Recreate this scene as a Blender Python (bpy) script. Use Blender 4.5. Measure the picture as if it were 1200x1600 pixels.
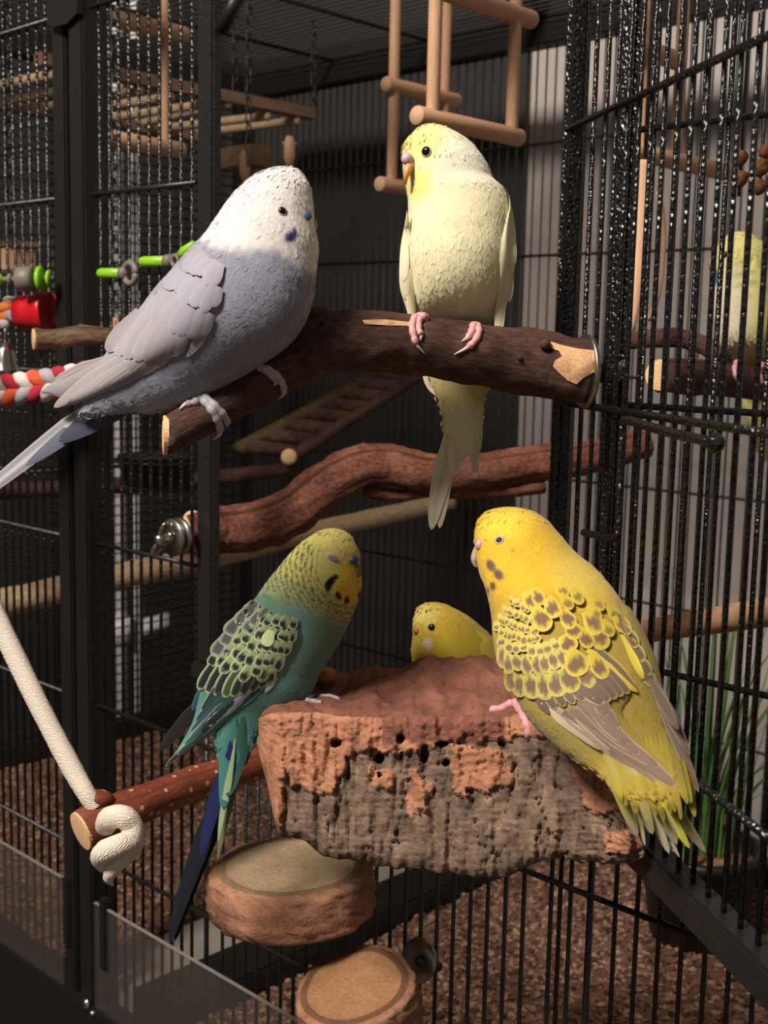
import bpy, bmesh, math, random
import numpy as np
from mathutils import Vector, Matrix, noise, geometry
from mathutils.bvhtree import BVHTree
random.seed(7); rng = np.random.default_rng(7)
for o in list(bpy.data.objects): bpy.data.objects.remove(o)
SC = bpy.context.scene
COL = SC.collection

# ------------------------------------------------------------------ camera
# world: X along the cage front (to the right), Y into the cage, Z up; room floor at z = 0
CAMH = 1.45
F, CX, CY = 1921.295, 600.0, 800.0
RT = Vector((0.72100591, 0.69258809, 0.02173066))
DN = Vector((0.11037621, -0.08383191, -0.99034807))
FW = Vector((-0.68408155, 0.71644536, -0.13688856))
O = Vector((0, 0, CAMH))
cd = bpy.data.cameras.new('camera'); cam = bpy.data.objects.new('camera', cd); COL.objects.link(cam)
M = Matrix.Identity(4)
for i in range(3):
    M[i][0] = RT[i]; M[i][1] = -DN[i]; M[i][2] = -FW[i]; M[i][3] = O[i]
cam.matrix_world = M
cd.sensor_fit = 'HORIZONTAL'; cd.sensor_width = 36; cd.lens = F / 1200 * 36
cd.clip_start = 0.02; cd.clip_end = 50
cd.dof.use_dof = True; cd.dof.focus_distance = 0.56; cd.dof.aperture_fstop = 24
SC.camera = cam

# ------------------------------------------------------------------ light
W = bpy.data.worlds.new('world'); SC.world = W; W.use_nodes = True
W.node_tree.nodes['Background'].inputs[0].default_value = (1.0, 0.92, 0.85, 1)
W.node_tree.nodes['Background'].inputs[1].default_value = 0.17
def area(name, loc, target, size, power, col):
    l = bpy.data.lights.new(name, 'AREA'); l.shape = 'DISK'; l.size = size; l.energy = power; l.color = col
    o = bpy.data.objects.new(name, l); COL.objects.link(o); o.location = loc
    o.rotation_euler = (Vector(target) - Vector(loc)).to_track_quat('-Z', 'Y').to_euler()
    return o
LAMP = O + RT * -0.66 - FW * 0.10 + Vector((0, 0, 1.02))
AIM = O + FW * 0.6; _k = (2.70 - AIM.z) / (LAMP - AIM).z; LAMP = AIM + (LAMP - AIM) * _k      # up at the ceiling
area('ceiling_lamp_offscreen', LAMP, AIM, 0.45 * _k, 49 * _k * _k, (1.0, 0.92, 0.82))
SC.view_settings.view_transform = 'Standard'
SC.view_settings.look = 'None'
SC.view_settings.gamma = 1
SC.view_settings.use_curve_mapping = False
SC.view_settings.exposure = 0.0

# ------------------------------------------------------------------ helpers
def ray(px, py): return RT * ((px - CX) / F) + DN * ((py - CY) / F) + FW
def at(px, py, d): return O + ray(px, py) * d
def onY(px, py, v): r = ray(px, py); return O + r * (v / r.y)
def onX(px, py, v): r = ray(px, py); return O + r * (v / r.x)
def onZ(px, py, v): r = ray(px, py); return O + r * ((v - CAMH) / r.z)
def proj(p):
    q = Vector(p) - O; z = q.dot(FW); return CX + F * q.dot(RT) / z, CY + F * q.dot(DN) / z, z
def px2m(px, d): return px * d / F
def s(r, g, b):
    f = lambda c: (c / 255) / 12.92 if c <= 10 else ((c / 255 + .055) / 1.055) ** 2.4
    return (f(r), f(g), f(b))
def sm(a, b, x):
    t = np.clip((x - a) / (b - a), 0, 1); return t * t * (3 - 2 * t)
def tag(o, label=None, cat=None, group=None, kind=None):
    if label: o['label'] = label
    if cat: o['category'] = cat
    if group: o['group'] = group
    if kind: o['kind'] = kind
    return o
ROOT = {}
def thing(name, label, cat, loc, group=None):
    o = bpy.data.objects.new(name, None); COL.objects.link(o); o.location = loc; o.empty_display_size = .02
    ROOT[o] = Vector(loc); tag(o, label, cat, group); return o
def mesh(name, verts, faces, mat, parent=None, smooth=True, cols=None, uvs=None, base=None, label=None):
    """verts in world space; stored relative to the parent's origin (or the mesh's own base)"""
    V = np.asarray([tuple(v) for v in verts], dtype=float)
    if parent is not None: org = ROOT[parent]
    else:
        org = Vector(base) if base is not None else Vector(((V[:, 0].min() + V[:, 0].max()) / 2, (V[:, 1].min() + V[:, 1].max()) / 2, V[:, 2].min()))
    me = bpy.data.meshes.new(name)
    me.from_pydata((V - np.array(org)).tolist(), [], [tuple(int(i) for i in f) for f in faces])
    me.update()
    if smooth: me.polygons.foreach_set('use_smooth', [True] * len(me.polygons))
    if cols is not None:
        a = me.color_attributes.new('Col', 'FLOAT_COLOR', 'POINT')
        c = np.ones((len(V), 4), dtype=np.float32); c[:, :3] = np.asarray(cols); a.data.foreach_set('color', c.ravel())
    if uvs is not None:
        u = me.uv_layers.new(name='UVMap'); li = np.zeros(len(me.loops), dtype=np.int32); me.loops.foreach_get('vertex_index', li)
        u.data.foreach_set('uv', np.asarray(uvs, dtype=np.float32)[li].ravel())
    me.materials.append(mat)
    o = bpy.data.objects.new(name, me); COL.objects.link(o)
    ROOT[o] = Vector(org)
    if parent is not None: o.parent = parent
    else: o.location = org
    if label: o['label'] = label
    return o
def fixn(o):
    bm = bmesh.new(); bm.from_mesh(o.data); bmesh.ops.recalc_face_normals(bm, faces=bm.faces); bm.to_mesh(o.data); bm.free(); return o
def catmull(pts, K):
    P = np.asarray(pts, dtype=float); n = len(P); out = []
    for i in range(n - 1):
        p0 = P[max(i - 1, 0)]; p1 = P[i]; p2 = P[i + 1]; p3 = P[min(i + 2, n - 1)]
        for k in range(K):
            t = k / K
            out.append(.5 * ((2 * p1) + (-p0 + p2) * t + (2 * p0 - 5 * p1 + 4 * p2 - p3) * t * t + (-p0 + 3 * p1 - 3 * p2 + p3) * t ** 3))
    out.append(P[-1]); return np.array(out)
def tube_data(pts, rad, seg=12, nz=0, nzs=60, cap=True, seed=0, flat=1.0):
    P = [Vector(p) for p in pts]; n = len(P); V = []; FA = []; UV = []
    T = [(P[min(i + 1, n - 1)] - P[max(i - 1, 0)]).normalized() for i in range(n)]
    u = T[0].orthogonal().normalized(); L = 0
    for i in range(n):
        u = (u - T[i] * u.dot(T[i])).normalized(); w = T[i].cross(u)
        if i: L += (P[i] - P[i - 1]).length
        for j in range(seg):
            a = 2 * math.pi * j / seg; dr = u * math.cos(a) + w * math.sin(a) * flat
            r = rad[i] if hasattr(rad, '__len__') else rad
            if nz: r = r * (1 + nz * noise.fractal(P[i] * nzs + dr * (1.2 + seed), 1, 2, 3) + nz * .5 * noise.noise(P[i] * nzs * .25 + Vector((seed, 0, 0))))
            V.append(P[i] + dr * r); UV.append((j / seg * 2 * math.pi * (rad[0] if hasattr(rad, '__len__') else rad), L))
    for i in range(n - 1):
        for j in range(seg):
            k = (j + 1) % seg; FA.append((i * seg + j, i * seg + k, (i + 1) * seg + k, (i + 1) * seg + j))
    if cap: FA.append(tuple(range(seg - 1, -1, -1))); FA.append(tuple((n - 1) * seg + j for j in range(seg)))
    return V, FA, UV
def tube(name, pts, rad, mat, parent=None, seg=12, **k):
    base = k.pop('base', None); label = k.pop('label', None)
    V, FA, UV = tube_data(pts, rad, seg, **k)
    return mesh(name, V, FA, mat, parent, uvs=UV, base=base, label=label)
def join_data(parts):
    V = []; FA = []
    for v, f in parts:
        n = len(V); V += list(v); FA += [tuple(i + n for i in q) for q in f]
    return V, FA
def box_data(lo, hi):
    (a, b, c), (d, e, f) = lo, hi
    V = [(a, b, c), (d, b, c), (d, e, c), (a, e, c), (a, b, f), (d, b, f), (d, e, f), (a, e, f)]
    return V, [(0, 3, 2, 1), (4, 5, 6, 7), (0, 1, 5, 4), (1, 2, 6, 5), (2, 3, 7, 6), (3, 0, 4, 7)]
def box(name, lo, hi, mat, parent=None, bev=.0, M4=None, base=None):
    V, FA = box_data(lo, hi)
    bm = bmesh.new(); vs = [bm.verts.new(v) for v in V]
    for f in FA: bm.faces.new([vs[i] for i in f])
    if bev: bmesh.ops.bevel(bm, geom=bm.edges[:], offset=bev, segments=2, affect='EDGES')
    bm.verts.index_update()
    V = [v.co.copy() for v in bm.verts]; FA = [[v.index for v in f.verts] for f in bm.faces]; bm.free()
    if M4 is not None: V = [M4 @ v for v in V]
    return mesh(name, V, FA, mat, parent, smooth=False, base=base)
def lathe_data(prof, c, ax, seg=24, ref=None):
    """prof: list of (radius, height along ax)"""
    ax = Vector(ax).normalized(); u = (Vector(ref) if ref else ax.orthogonal()); u = (u - ax * u.dot(ax)).normalized(); w = ax.cross(u); V = []; FA = []
    for r, h in prof:
        for j in range(seg):
            a = 2 * math.pi * j / seg; V.append(Vector(c) + ax * h + (u * math.cos(a) + w * math.sin(a)) * r)
    for i in range(len(prof) - 1):
        for j in range(seg):
            k = (j + 1) % seg; FA.append((i * seg + j, i * seg + k, (i + 1) * seg + k, (i + 1) * seg + j))
    FA.append(tuple(range(seg - 1, -1, -1))); FA.append(tuple((len(prof) - 1) * seg + j for j in range(seg)))
    return V, FA
def ell_data(c, ax, seg=14, rings=9):
    """ellipsoid with three axis vectors"""
    V = []; FA = []; c = Vector(c)
    V.append(c + ax[2])
    for i in range(1, rings):
        t = math.pi * i / rings
        for j in range(seg):
            a = 2 * math.pi * j / seg; V.append(c + (ax[0] * math.cos(a) + ax[1] * math.sin(a)) * math.sin(t) + ax[2] * math.cos(t))
    V.append(c - ax[2])
    for j in range(seg): FA.append((0, 1 + j, 1 + (j + 1) % seg))
    for i in range(rings - 2):
        for j in range(seg):
            k = (j + 1) % seg; FA.append((1 + i * seg + j, 1 + (i + 1) * seg + j, 1 + (i + 1) * seg + k, 1 + i * seg + k))
    b = 1 + (rings - 2) * seg
    for j in range(seg): FA.append((len(V) - 1, b + (j + 1) % seg, b + j))
    return V, FA
def bvh_of(*objs):
    V = []; FA = []
    for o in objs:
        n = len(V); V += [v.co + ROOT[o] for v in o.data.vertices]; FA += [tuple(i + n for i in p.vertices) for p in o.data.polygons]
    return BVHTree.FromPolygons(V, FA)
def hit(b, px, py):
    r = ray(px, py); L = r.length
    h = b.ray_cast(O, r / L)
    if h[0] is None: return None
    return h[0], h[1], h[3] / L            # point, normal, depth

# ------------------------------------------------------------------ materials
def nt(name):
    m = bpy.data.materials.new(name); m.use_nodes = True; t = m.node_tree; return m, t, t.nodes['Principled BSDF']
def N(t, ty, **k):
    n = t.nodes.new(ty)
    for a, b in k.items():
        if a in n.inputs: n.inputs[a].default_value = b
        else: setattr(n, a, b)
    return n
def ramp(t, src, stops):
    r = N(t, 'ShaderNodeValToRGB'); e = r.color_ramp.elements
    while len(e) < len(stops): e.new(.5)
    for i, (p, c) in enumerate(stops): e[i].position = p; e[i].color = (*c, 1)
    t.links.new(src, r.inputs[0]); return r
def bumpn(t, b, src, strength, dist):
    n = N(t, 'ShaderNodeBump', Strength=strength, Distance=dist); t.links.new(src, n.inputs['Height']); t.links.new(n.outputs[0], b.inputs['Normal']); return n
def coords(t, kind='Object', scale=(1, 1, 1)):
    c = N(t, 'ShaderNodeTexCoord'); m = N(t, 'ShaderNodeMapping'); m.inputs['Scale'].default_value = scale
    t.links.new(c.outputs[kind], m.inputs[0]); return m.outputs[0]
def plain(name, col, rough=.6, metal=0, bump=0, bscale=200, var=0, spec=.5, coat=0):
    m, t, b = nt(name); b.inputs['Base Color'].default_value = (*col, 1); b.inputs['Roughness'].default_value = rough; b.inputs['Metallic'].default_value = metal
    b.inputs['Specular IOR Level'].default_value = spec; b.inputs['Coat Weight'].default_value = coat
    if bump or var:
        v = coords(t); n = N(t, 'ShaderNodeTexNoise', Scale=bscale, Detail=3.0); t.links.new(v, n.inputs['Vector'])
        if bump: bumpn(t, b, n.outputs[0], .8, bump)
        if var:
            r = ramp(t, n.outputs[0], [(.3, tuple(c * (1 - var) for c in col)), (.7, tuple(min(1, c * (1 + var)) for c in col))]); t.links.new(r.outputs[0], b.inputs['Base Color'])
    return m
def hammer(name, col, rough, bump, sc):
    m, t, b = nt(name); b.inputs['Base Color'].default_value = (*col, 1); b.inputs['Roughness'].default_value = rough
    b.inputs['Specular IOR Level'].default_value = .7
    v = coords(t); n = N(t, 'ShaderNodeTexVoronoi', Scale=sc); n.feature = 'SMOOTH_F1'; t.links.new(v, n.inputs['Vector'])
    bumpn(t, b, n.outputs[0], 1.0, bump); return m
def wood(name, c1, c2, scale=(60, 60, 6), nsc=6, rough=.65, bump=.0006, kind='UV', detail=4):
    m, t, b = nt(name); b.inputs['Roughness'].default_value = rough
    v = coords(t, kind, scale); n = N(t, 'ShaderNodeTexNoise', Scale=nsc, Detail=detail, Roughness=.65); t.links.new(v, n.inputs['Vector'])
    r = ramp(t, n.outputs[0], [(.32, c1), (.68, c2)]); t.links.new(r.outputs[0], b.inputs['Base Color']); bumpn(t, b, n.outputs[0], .9, bump); return m
def bark(name, stops, vs=(90, 25, 1), sc=5, bump=.0012, rough=.8, spots=None):
    m, t, b = nt(name); b.inputs['Roughness'].default_value = rough; b.inputs['Specular IOR Level'].default_value = .3
    v = coords(t, 'UV', vs); n = N(t, 'ShaderNodeTexNoise', Scale=sc, Detail=6.0, Roughness=.7); t.links.new(v, n.inputs['Vector'])
    v2 = coords(t, 'Object', (1, 1, 1)); n2 = N(t, 'ShaderNodeTexNoise', Scale=45, Detail=3.0); t.links.new(v2, n2.inputs['Vector'])
    mx = N(t, 'ShaderNodeMath', operation='MULTIPLY_ADD'); t.links.new(n2.outputs[0], mx.inputs[0]); mx.inputs[1].default_value = .6; t.links.new(n.outputs[0], mx.inputs[2])
    sb = N(t, 'ShaderNodeMath', operation='SUBTRACT'); t.links.new(mx.outputs[0], sb.inputs[0]); sb.inputs[1].default_value = .3
    r = ramp(t, sb.outputs[0], stops); out = r.outputs[0]
    if spots:
        vo = N(t, 'ShaderNodeTexVoronoi', Scale=spots[0]); t.links.new(v2, vo.inputs['Vector'])
        rr = ramp(t, vo.outputs['Distance'], [(spots[1], (1, 1, 1)), (spots[1] + .06, (0, 0, 0))])
        mi = N(t, 'ShaderNodeMix', data_type='RGBA'); t.links.new(rr.outputs[0], mi.inputs[0]); t.links.new(out, mi.inputs[6]); mi.inputs[7].default_value = (*spots[2], 1); out = mi.outputs[2]
    t.links.new(out, b.inputs['Base Color']); bumpn(t, b, n.outputs[0], 1.0, bump); return m
def vcol(name, rough=.75, bump=.0, bscale=400, sheen=0, var=.0, spec=.25, sss=0, stretch=(1, 1, 1)):
    m, t, b = nt(name); a = N(t, 'ShaderNodeVertexColor', layer_name='Col'); out = a.outputs[0]
    b.inputs['Roughness'].default_value = rough; b.inputs['Specular IOR Level'].default_value = spec
    if sheen: b.inputs['Sheen Weight'].default_value = sheen; b.inputs['Sheen Roughness'].default_value = .5
    if bump or var:
        v = coords(t, 'Object', stretch); n = N(t, 'ShaderNodeTexNoise', Scale=bscale, Detail=4.0, Roughness=.65); t.links.new(v, n.inputs['Vector'])
        if var:
            mr = N(t, 'ShaderNodeMapRange'); mr.inputs[1].default_value = .25; mr.inputs[2].default_value = .75; mr.inputs[3].default_value = 1 - var; mr.inputs[4].default_value = 1 + var
            t.links.new(n.outputs[0], mr.inputs[0]); mu = N(t, 'ShaderNodeVectorMath', operation='SCALE'); t.links.new(out, mu.inputs[0]); t.links.new(mr.outputs[0], mu.inputs['Scale']); out = mu.outputs[0]
        if bump: bumpn(t, b, n.outputs[0], .8, bump)
    t.links.new(out, b.inputs['Base Color']); return m

BLK = hammer('black_hammered_paint', (.005, .005, .005), .31, .0011, 560)
BLK2 = hammer('black_powder_coat', (.012, .0115, .011), .42, .0004, 500)
BLKF = plain('black_frame_paint', (.012, .011, .0105), .45, bump=.0002, bscale=900)
STEEL = plain('brushed_zinc_steel', (.42, .40, .36), .32, metal=1, bump=.0001, bscale=300)
CHROME = plain('polished_steel', (.75, .73, .7), .15, metal=1)
DOWEL = wood('beech_dowel', s(196, 150, 116), s(222, 178, 142), (500, 20, 1), 3, .6, .0002)
DOWELD = wood('shaded_dowel', s(112, 82, 64), s(140, 106, 86), (500, 20, 1), 3, .6, .0002)  # unused copy of the dowel wood with shade put into its colour
PALEW = wood('pale_cut_wood', s(226, 178, 124), s(244, 206, 156), (300, 300, 300), 2, .7, .0003, 'Object')
BAREW = wood('bare_branch_wood', s(194, 146, 102), s(228, 182, 134), (300, 300, 300), 3, .7, .0005, 'Object')
PEELW = wood('pale_peeled_perch', s(150, 122, 92), s(205, 176, 140), (120, 20, 1), 5, .65, .0005)
BARK_D = bark('dark_brown_bark', [(.25, s(44, 28, 25)), (.5, s(80, 54, 47)), (.8, s(114, 84, 72))])
BARK_R = bark('red_brown_bark', [(.25, s(62, 34, 28)), (.5, s(128, 78, 62)), (.8, s(176, 122, 98))], (70, 40, 1), 6, .002)
BARK_P = bark('red_hazel_bark', [(.25, s(92, 42, 30)), (.55, s(128, 66, 48)), (.85, s(150, 90, 66))], (120, 40, 1), 4, .0004, .5, (150, .16, s(200, 160, 135)))
BARK_K = bark('blackish_bark', [(.25, s(22, 15, 13)), (.5, s(45, 30, 26)), (.8, s(70, 50, 42))])
FEATH = vcol('feathers', .75, .00008, 1100, .2, .04)
CORKM = vcol('cork', .9, .0012, 420, 0, .22)
SKINP = plain('pink_bird_skin', s(218, 160, 160), .5, bump=.0004, bscale=1500, var=.08)
SKING = plain('grey_bird_skin', s(176, 168, 172), .55, bump=.0004, bscale=1500, var=.08)
CLAW = plain('horn_claw', s(196, 176, 165), .35)
EYE = plain('black_eye', (.004, .003, .003), .06, spec=.6)
SAND = plain('beech_litter', s(150, 108, 84), .95, bump=.002, bscale=260, var=.45)

# ------------------------------------------------------------------ the room
H = CAMH
WALLW = plain('grey_white_wall', s(196, 186, 180), .9, bump=.0003, bscale=80, var=.03)
WALLD = plain('charcoal_wall', s(54, 51, 50), .9, bump=.0003, bscale=80, var=.05)
FLOORM = wood('brown_floorboards', s(80, 56, 40), s(110, 80, 58), (3, 30, 1), 3, .5, .0005, 'Object')
def slab(name, lo, hi, mat): return tag(box(name, lo, hi, mat), kind='structure')
slab('floor', (-3.2, -2.2, -.1), (2.4, 1.42, 0), FLOORM)
slab('wall_back', (-.952, 1.24, 0), (2.4, 1.42, 2.75), WALLW)
slab('wall_back_dark', (-1.62, 1.24, 0), (-.952, 1.42, 2.75), WALLD)
slab('wall_left', (-1.72, -2.2, 0), (-1.62, 1.42, 2.75), WALLD)
slab('ceiling', (-3.2, -2.2, 2.75), (2.4, 1.42, 2.85), WALLW)

# two white heating pipes outside the left cage wall
PIPE = plain('white_enamel_pipe', s(240, 236, 232), .4, bump=.0001)
for k, px in enumerate((186, 213)):
    p = onX(px, 500, -1.42); 
    t_ = thing('heating_pipe', 'white vertical heating pipe outside the left mesh, ' + ('the one standing on its own' if k == 0 else 'the one carrying the side valve'), 'pipe', (p.x, p.y, 0), 'heating pipes behind the mesh')
    tube('pipe', [(p.x, p.y, 0.0), (p.x, p.y, 2.0), (p.x, p.y, 2.75)], .0078, PIPE, t_, 14)
    if k == 1:
        q = onX(213, 972, -1.45)
        tube('valve', [(p.x, p.y, q.z), (p.x, p.y + .03, q.z), (p.x, p.y + .05, q.z)], [.013, .012, .016], PIPE, t_, 12)
    else:
        q = onX(186, 975, -1.45)
        tube('pipe_collar', [(p.x, p.y, q.z - .018), (p.x, p.y, q.z + .018)], .015, PIPE, t_, 14)

# ------------------------------------------------------------------ the cage
XL, XM, XR = -1.29, -.80, .18           # left wall, module post, right wall
YF, YB = .5, 1.07
ZF, ZT = H - .515, H + .335              # tray floor, roof
cage = thing('bird_cage', 'large black metal bird cage with open mesh door', 'bird cage', ((XL + XR) / 2, (YF + YB) / 2, 0))
def rail(name, lo, hi, mat=BLKF, parent=cage, bev=.0015): return box(name, lo, hi, mat, parent, bev)
# base, stand
rail('stand_cabinet', (XL, YF + .005, 0), (XR, YB, ZF - .05))
rail('base_rail', (XL - .01, YF - .012, ZF - .10), (XR + .01, YF + .006, ZF + .004))
rail('base_rail', (XL - .012, YF, ZF - .06), (XL + .01, YB, ZF + .03))
rail('base_rail', (XL, YB - .01, ZF - .06), (XR, YB + .012, ZF + .03))
rail('base_rail', (XR - .01, YF, ZF - .06), (XR + .012, YB, ZF + .03))
# roof frame
for lo, hi in (((XL - .012, YF - .01, ZT - .01), (XR + .012, YF + .01, ZT + .02)), ((XL - .012, YB - .012, ZT - .028), (XR + .012, YB + .012, ZT + .016)),
               ((XL - .012, YF, ZT - .028), (XL + .012, YB, ZT + .016)), ((XR - .012, YF, ZT - .028), (XR + .012, YB, ZT + .016)), ((XM - .01, YF, ZT + .008), (XM + .01, YB, ZT + .016))):
    rail('roof_rail', lo, hi)
# posts: back corners, front module posts, door jambs
for lo, hi in (((XL - .012, YB - .012, 0), (XL + .010, YB + .012, ZT)), ((XR - .01, YB - .01, 0), (XR + .012, YB + .012, ZT)),
               ((XL - .012, YF - .01, 0), (XL + .01, YF + .012, ZT)), ((XR - .01, YF - .01, 0), (XR + .012, YF + .01, ZT)),
               ((-.8085, YF - .008, ZF - .1), (-.7915, YF + .012, ZT)), ((-.7835, YF - .010, ZF - .1), (-.7655, YF + .012, ZT)), ((-.7925, YF + .004, ZF - .1), (-.7825, YF + .012, ZT))):
    rail('post', lo, hi)
ZS = H - .215                              # sill of the door opening
rail('door_jamb', (-.645, YF - .004, ZS), (-.629, YF + .004, ZT), BLK2)
rail('door_jamb', (-.3615, YF - .004, ZS), (-.3515, YF + .004, ZT), BLK)
rail('door_jamb', (-.333, YF - .004, ZS), (-.3215, YF + .004, ZT), BLK)
rail('door_sill', (-.648, YF - .007, ZS - .012), (-.319, YF + .009, ZS), BLK2)
# corner gusset and lock plate near the top of the front
g0, g1 = onY(345, 48, YF), onY(375, -12, YF)
tube('corner_strut', [g0, g1], .0045, BLKF, cage, 6)
a_, b_ = onY(74, 40, YF - .012), onY(119, -30, YF - .012)
pl = [onY(72, -40, YF - .014), onY(120, -40, YF - .014), onY(120, 20, YF - .014), onY(104, 37, YF - .014), onY(84, 42, YF - .014), onY(73, 38, YF - .014)]
V = [Vector(p) for p in pl] + [Vector(p) + Vector((0, .005, 0)) for p in pl]
mesh('lock_plate', V, [(0, 1, 2, 3, 4, 5), (11, 10, 9, 8, 7, 6)] + [(i, i + 6, (i + 1) % 6 + 6, (i + 1) % 6) for i in range(6)], BLKF, cage, False)
# bolts low on the module post
for px, py in ((136, 1567), (147, 1582)):
    p = onY(px, py, YF - .0115); r = .0042 if px == 136 else .0022
    V, FA = lathe_data([(r, 0), (r, .001), (r * .8, .0025), (r * .4, .0033)], p, (0, -1, 0), 16); mesh('bolt', V, FA, CHROME, cage)

WR = .00125                                # wire radius
def bar_mesh(name, r, L, ax, mat, seg=7):
    d = Vector([(1, 0, 0), (0, 1, 0), (0, 0, 1)][ax])
    V, FA, UV = tube_data([d * 0, d * L], r, seg); me = bpy.data.meshes.new(name); me.from_pydata([tuple(v) for v in V], [], FA); me.update()
    me.polygons.foreach_set('use_smooth', [len(p.vertices) == 4 for p in me.polygons]); me.materials.append(mat); return me
BARS = {}
def bar(parent, p, L, ax, r=WR, mat=BLK2, name='wire_bar'):
    key = (round(L, 4), ax, r, mat.name)
    if key not in BARS: BARS[key] = bar_mesh('wire_bar', r, L, ax, mat)
    o = bpy.data.objects.new(name, BARS[key]); COL.objects.link(o); o.parent = parent; o.location = Vector(p) - ROOT[parent]; return o
def panel(name, label=None):
    o = bpy.data.objects.new(name, None); COL.objects.link(o); o.parent = cage; o.empty_display_size = .01; ROOT[o] = ROOT[cage].copy()
    if label: o['label'] = label
    return o
HZ = [H + z for z in (.225, .0985, -.027, -.1505, -.273, -.3935)]
def frange(a, b, st):
    n = int(round((b - a) / st)); return [a + (b - a) * (i + .5) / n for i in range(n)]
PIT = .0121
pl = panel('front_panel', 'left front mesh panel')
for x in frange(-1.1, -.811, PIT): bar(pl, (x, YF, ZF), ZT - ZF, 2, WR, BLK)
for z in HZ: bar(pl, (XL, YF - .0022, z), .48, 0, .0016)
pm = panel('front_panel', 'mesh around and below the open door')
for x in frange(-.7655, -.649, PIT): bar(pm, (x, YF, ZF), ZT - ZF, 2, WR, BLK)
for x in frange(-.627, -.363, PIT): bar(pm, (x, YF, ZF), ZS - ZF - .006, 2)
for x in (-.342,): bar(pm, (x - .004, YF, ZF), ZT - ZF, 2, WR, BLK)
for x in (-.6385, -.3275): bar(pm, (x, YF, ZF), ZS - ZF - .006, 2, .0018)
for x in (-.3515, -.3395): bar(pm, (x, YF, ZF), ZS - ZF - .006, 2)
for z in HZ:
    if z > ZS: bar(pm, (-.7655, YF - .0022, z), .118, 0, .0016)
    else: bar(pm, (-.7655, YF - .0022, z), .45, 0, .0016)
pr = panel('front_panel', 'right front mesh panel behind the open door')
for x in frange(-.319, -.12, PIT): bar(pr, (x, YF, ZF), ZT - ZF, 2, WR, BLK)
for z in HZ: bar(pr, (-.319, YF - .0022, z), .49, 0, .0016, BLK)
# back wall, left wall and roof: fine distant wires joined
pb = panel('back_panel')
parts = [tube_data([(x, YB, ZF), (x, YB, ZT)], .0011, 5)[:2] for x in frange(XL, XR, .012)]
for z in (H + .209, H + .094, H - .03, H - .14, H - .256, H - .38): parts.append(tube_data([(XL, YB - .002, z), (XR, YB - .002, z)], .0016, 6)[:2])
V, FA = join_data(parts); tag(mesh('back_wires', V, FA, BLK2, pb), kind='stuff')
ps = panel('side_panel')
parts = [tube_data([(XL, YF, z), (XL, YB, z)], .0011, 5)[:2] for z in frange(ZF, ZT, .012)]
for y in frange(YF, YB, .115): parts.append(tube_data([(XL - .002, y, ZF), (XL - .002, y, ZT)], .0016, 6)[:2])
V, FA = join_data(parts); tag(mesh('side_wires', V, FA, BLK2, ps), kind='stuff')
po = panel('roof_panel')
ROOFW = plain('grey_roof_wire', (.05, .048, .045), .5)
parts = [tube_data([(XL, y, ZT), (XR, y, ZT)], .0011, 5)[:2] for y in frange(YF, YB, .012)]
V, FA = join_data(parts); tag(mesh('roof_wires', V, FA, ROOFW, po), kind='stuff')
for x in (-1.11, -.955, -.70, -.5): bar(po, (x, YF, ZT - .003), YB - YF, 1, .0022)

# the open door, swung far out on its right-hand hinge
DH = Vector((-.356, .497, 0)); DD = Vector((.824, -.566, 0)).normalized(); DNM = Vector((-.566, -.824, 0)).normalized()
door = panel('door', 'open mesh door swung outwards')
def dpt(u, z, off=0): return DH + DD * u + DNM * off + Vector((0, 0, z))
def dbox(name, u0, u1, z0, z1, o0, o1, mat):
    M4 = Matrix.Identity(4)
    for i in range(3): M4[i][0] = DD[i]; M4[i][1] = DNM[i]; M4[i][2] = (0, 0, 1)[i]; M4[i][3] = DH[i]
    return box(name, (u0, o0, z0), (u1, o1, z1), mat, door, .0012, M4)
ZD0, ZD1 = ZS + .001, H + .31
dbox('door_stile', .0, .007, ZD0, ZD1, -.003, .003, BLK)
dbox('door_stile', .272, .286, ZD0, ZD1, -.004, .006, BLK)
dbox('door_rail', .0, .286, ZD0, ZD0 + .014, -.006, .006, BLK2)
dbox('door_rail', .0, .286, ZD1 - .014, ZD1, -.004, .006, BLK2)
for u in frange(.012, .272, .0122)[2:]: bar(door, dpt(u, ZD0), ZD1 - ZD0, 2, .0011, BLK)
for z in (.225, .102, -.027, -.159): tube('wire_bar', [dpt(.0, H + z, .0025), dpt(.14, H + z, .0025), dpt(.28, H + z, .0025)], .0017, BLK, door, 7)
# wire latch: rod, hook and the bent handle bar
def onD(px, py, off=0):
    n = Vector((.566, .824, 0)).normalized(); r = ray(px, py); h = DH + DNM * off; return O + r * (n.dot(h - O) / n.dot(r))
lt = [onD(973, 660, .006), onD(969, 740, .006), onD(966, 828, .006), onD(962, 838, .006), onD(950, 840, .006), onD(930, 836, .006), onD(912, 832, .006)]
tube('latch_rod', [Vector(p) for p in catmull(lt, 5)], .0017, BLK, door, 7)
tube('latch_handle', [Vector(p) for p in catmull([onD(973, 660, .006), onD(982, 657, .008), onD(1040, 674, .010), onD(1112, 691, .010)], 5)], .0019, BLK, door, 8)
V, FA = ell_data(onD(1117, 692, .010), (DD * .0042, DNM * .0035, Vector((0, 0, .0035)))); mesh('latch_knob', V, FA, BLK, door)

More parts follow.
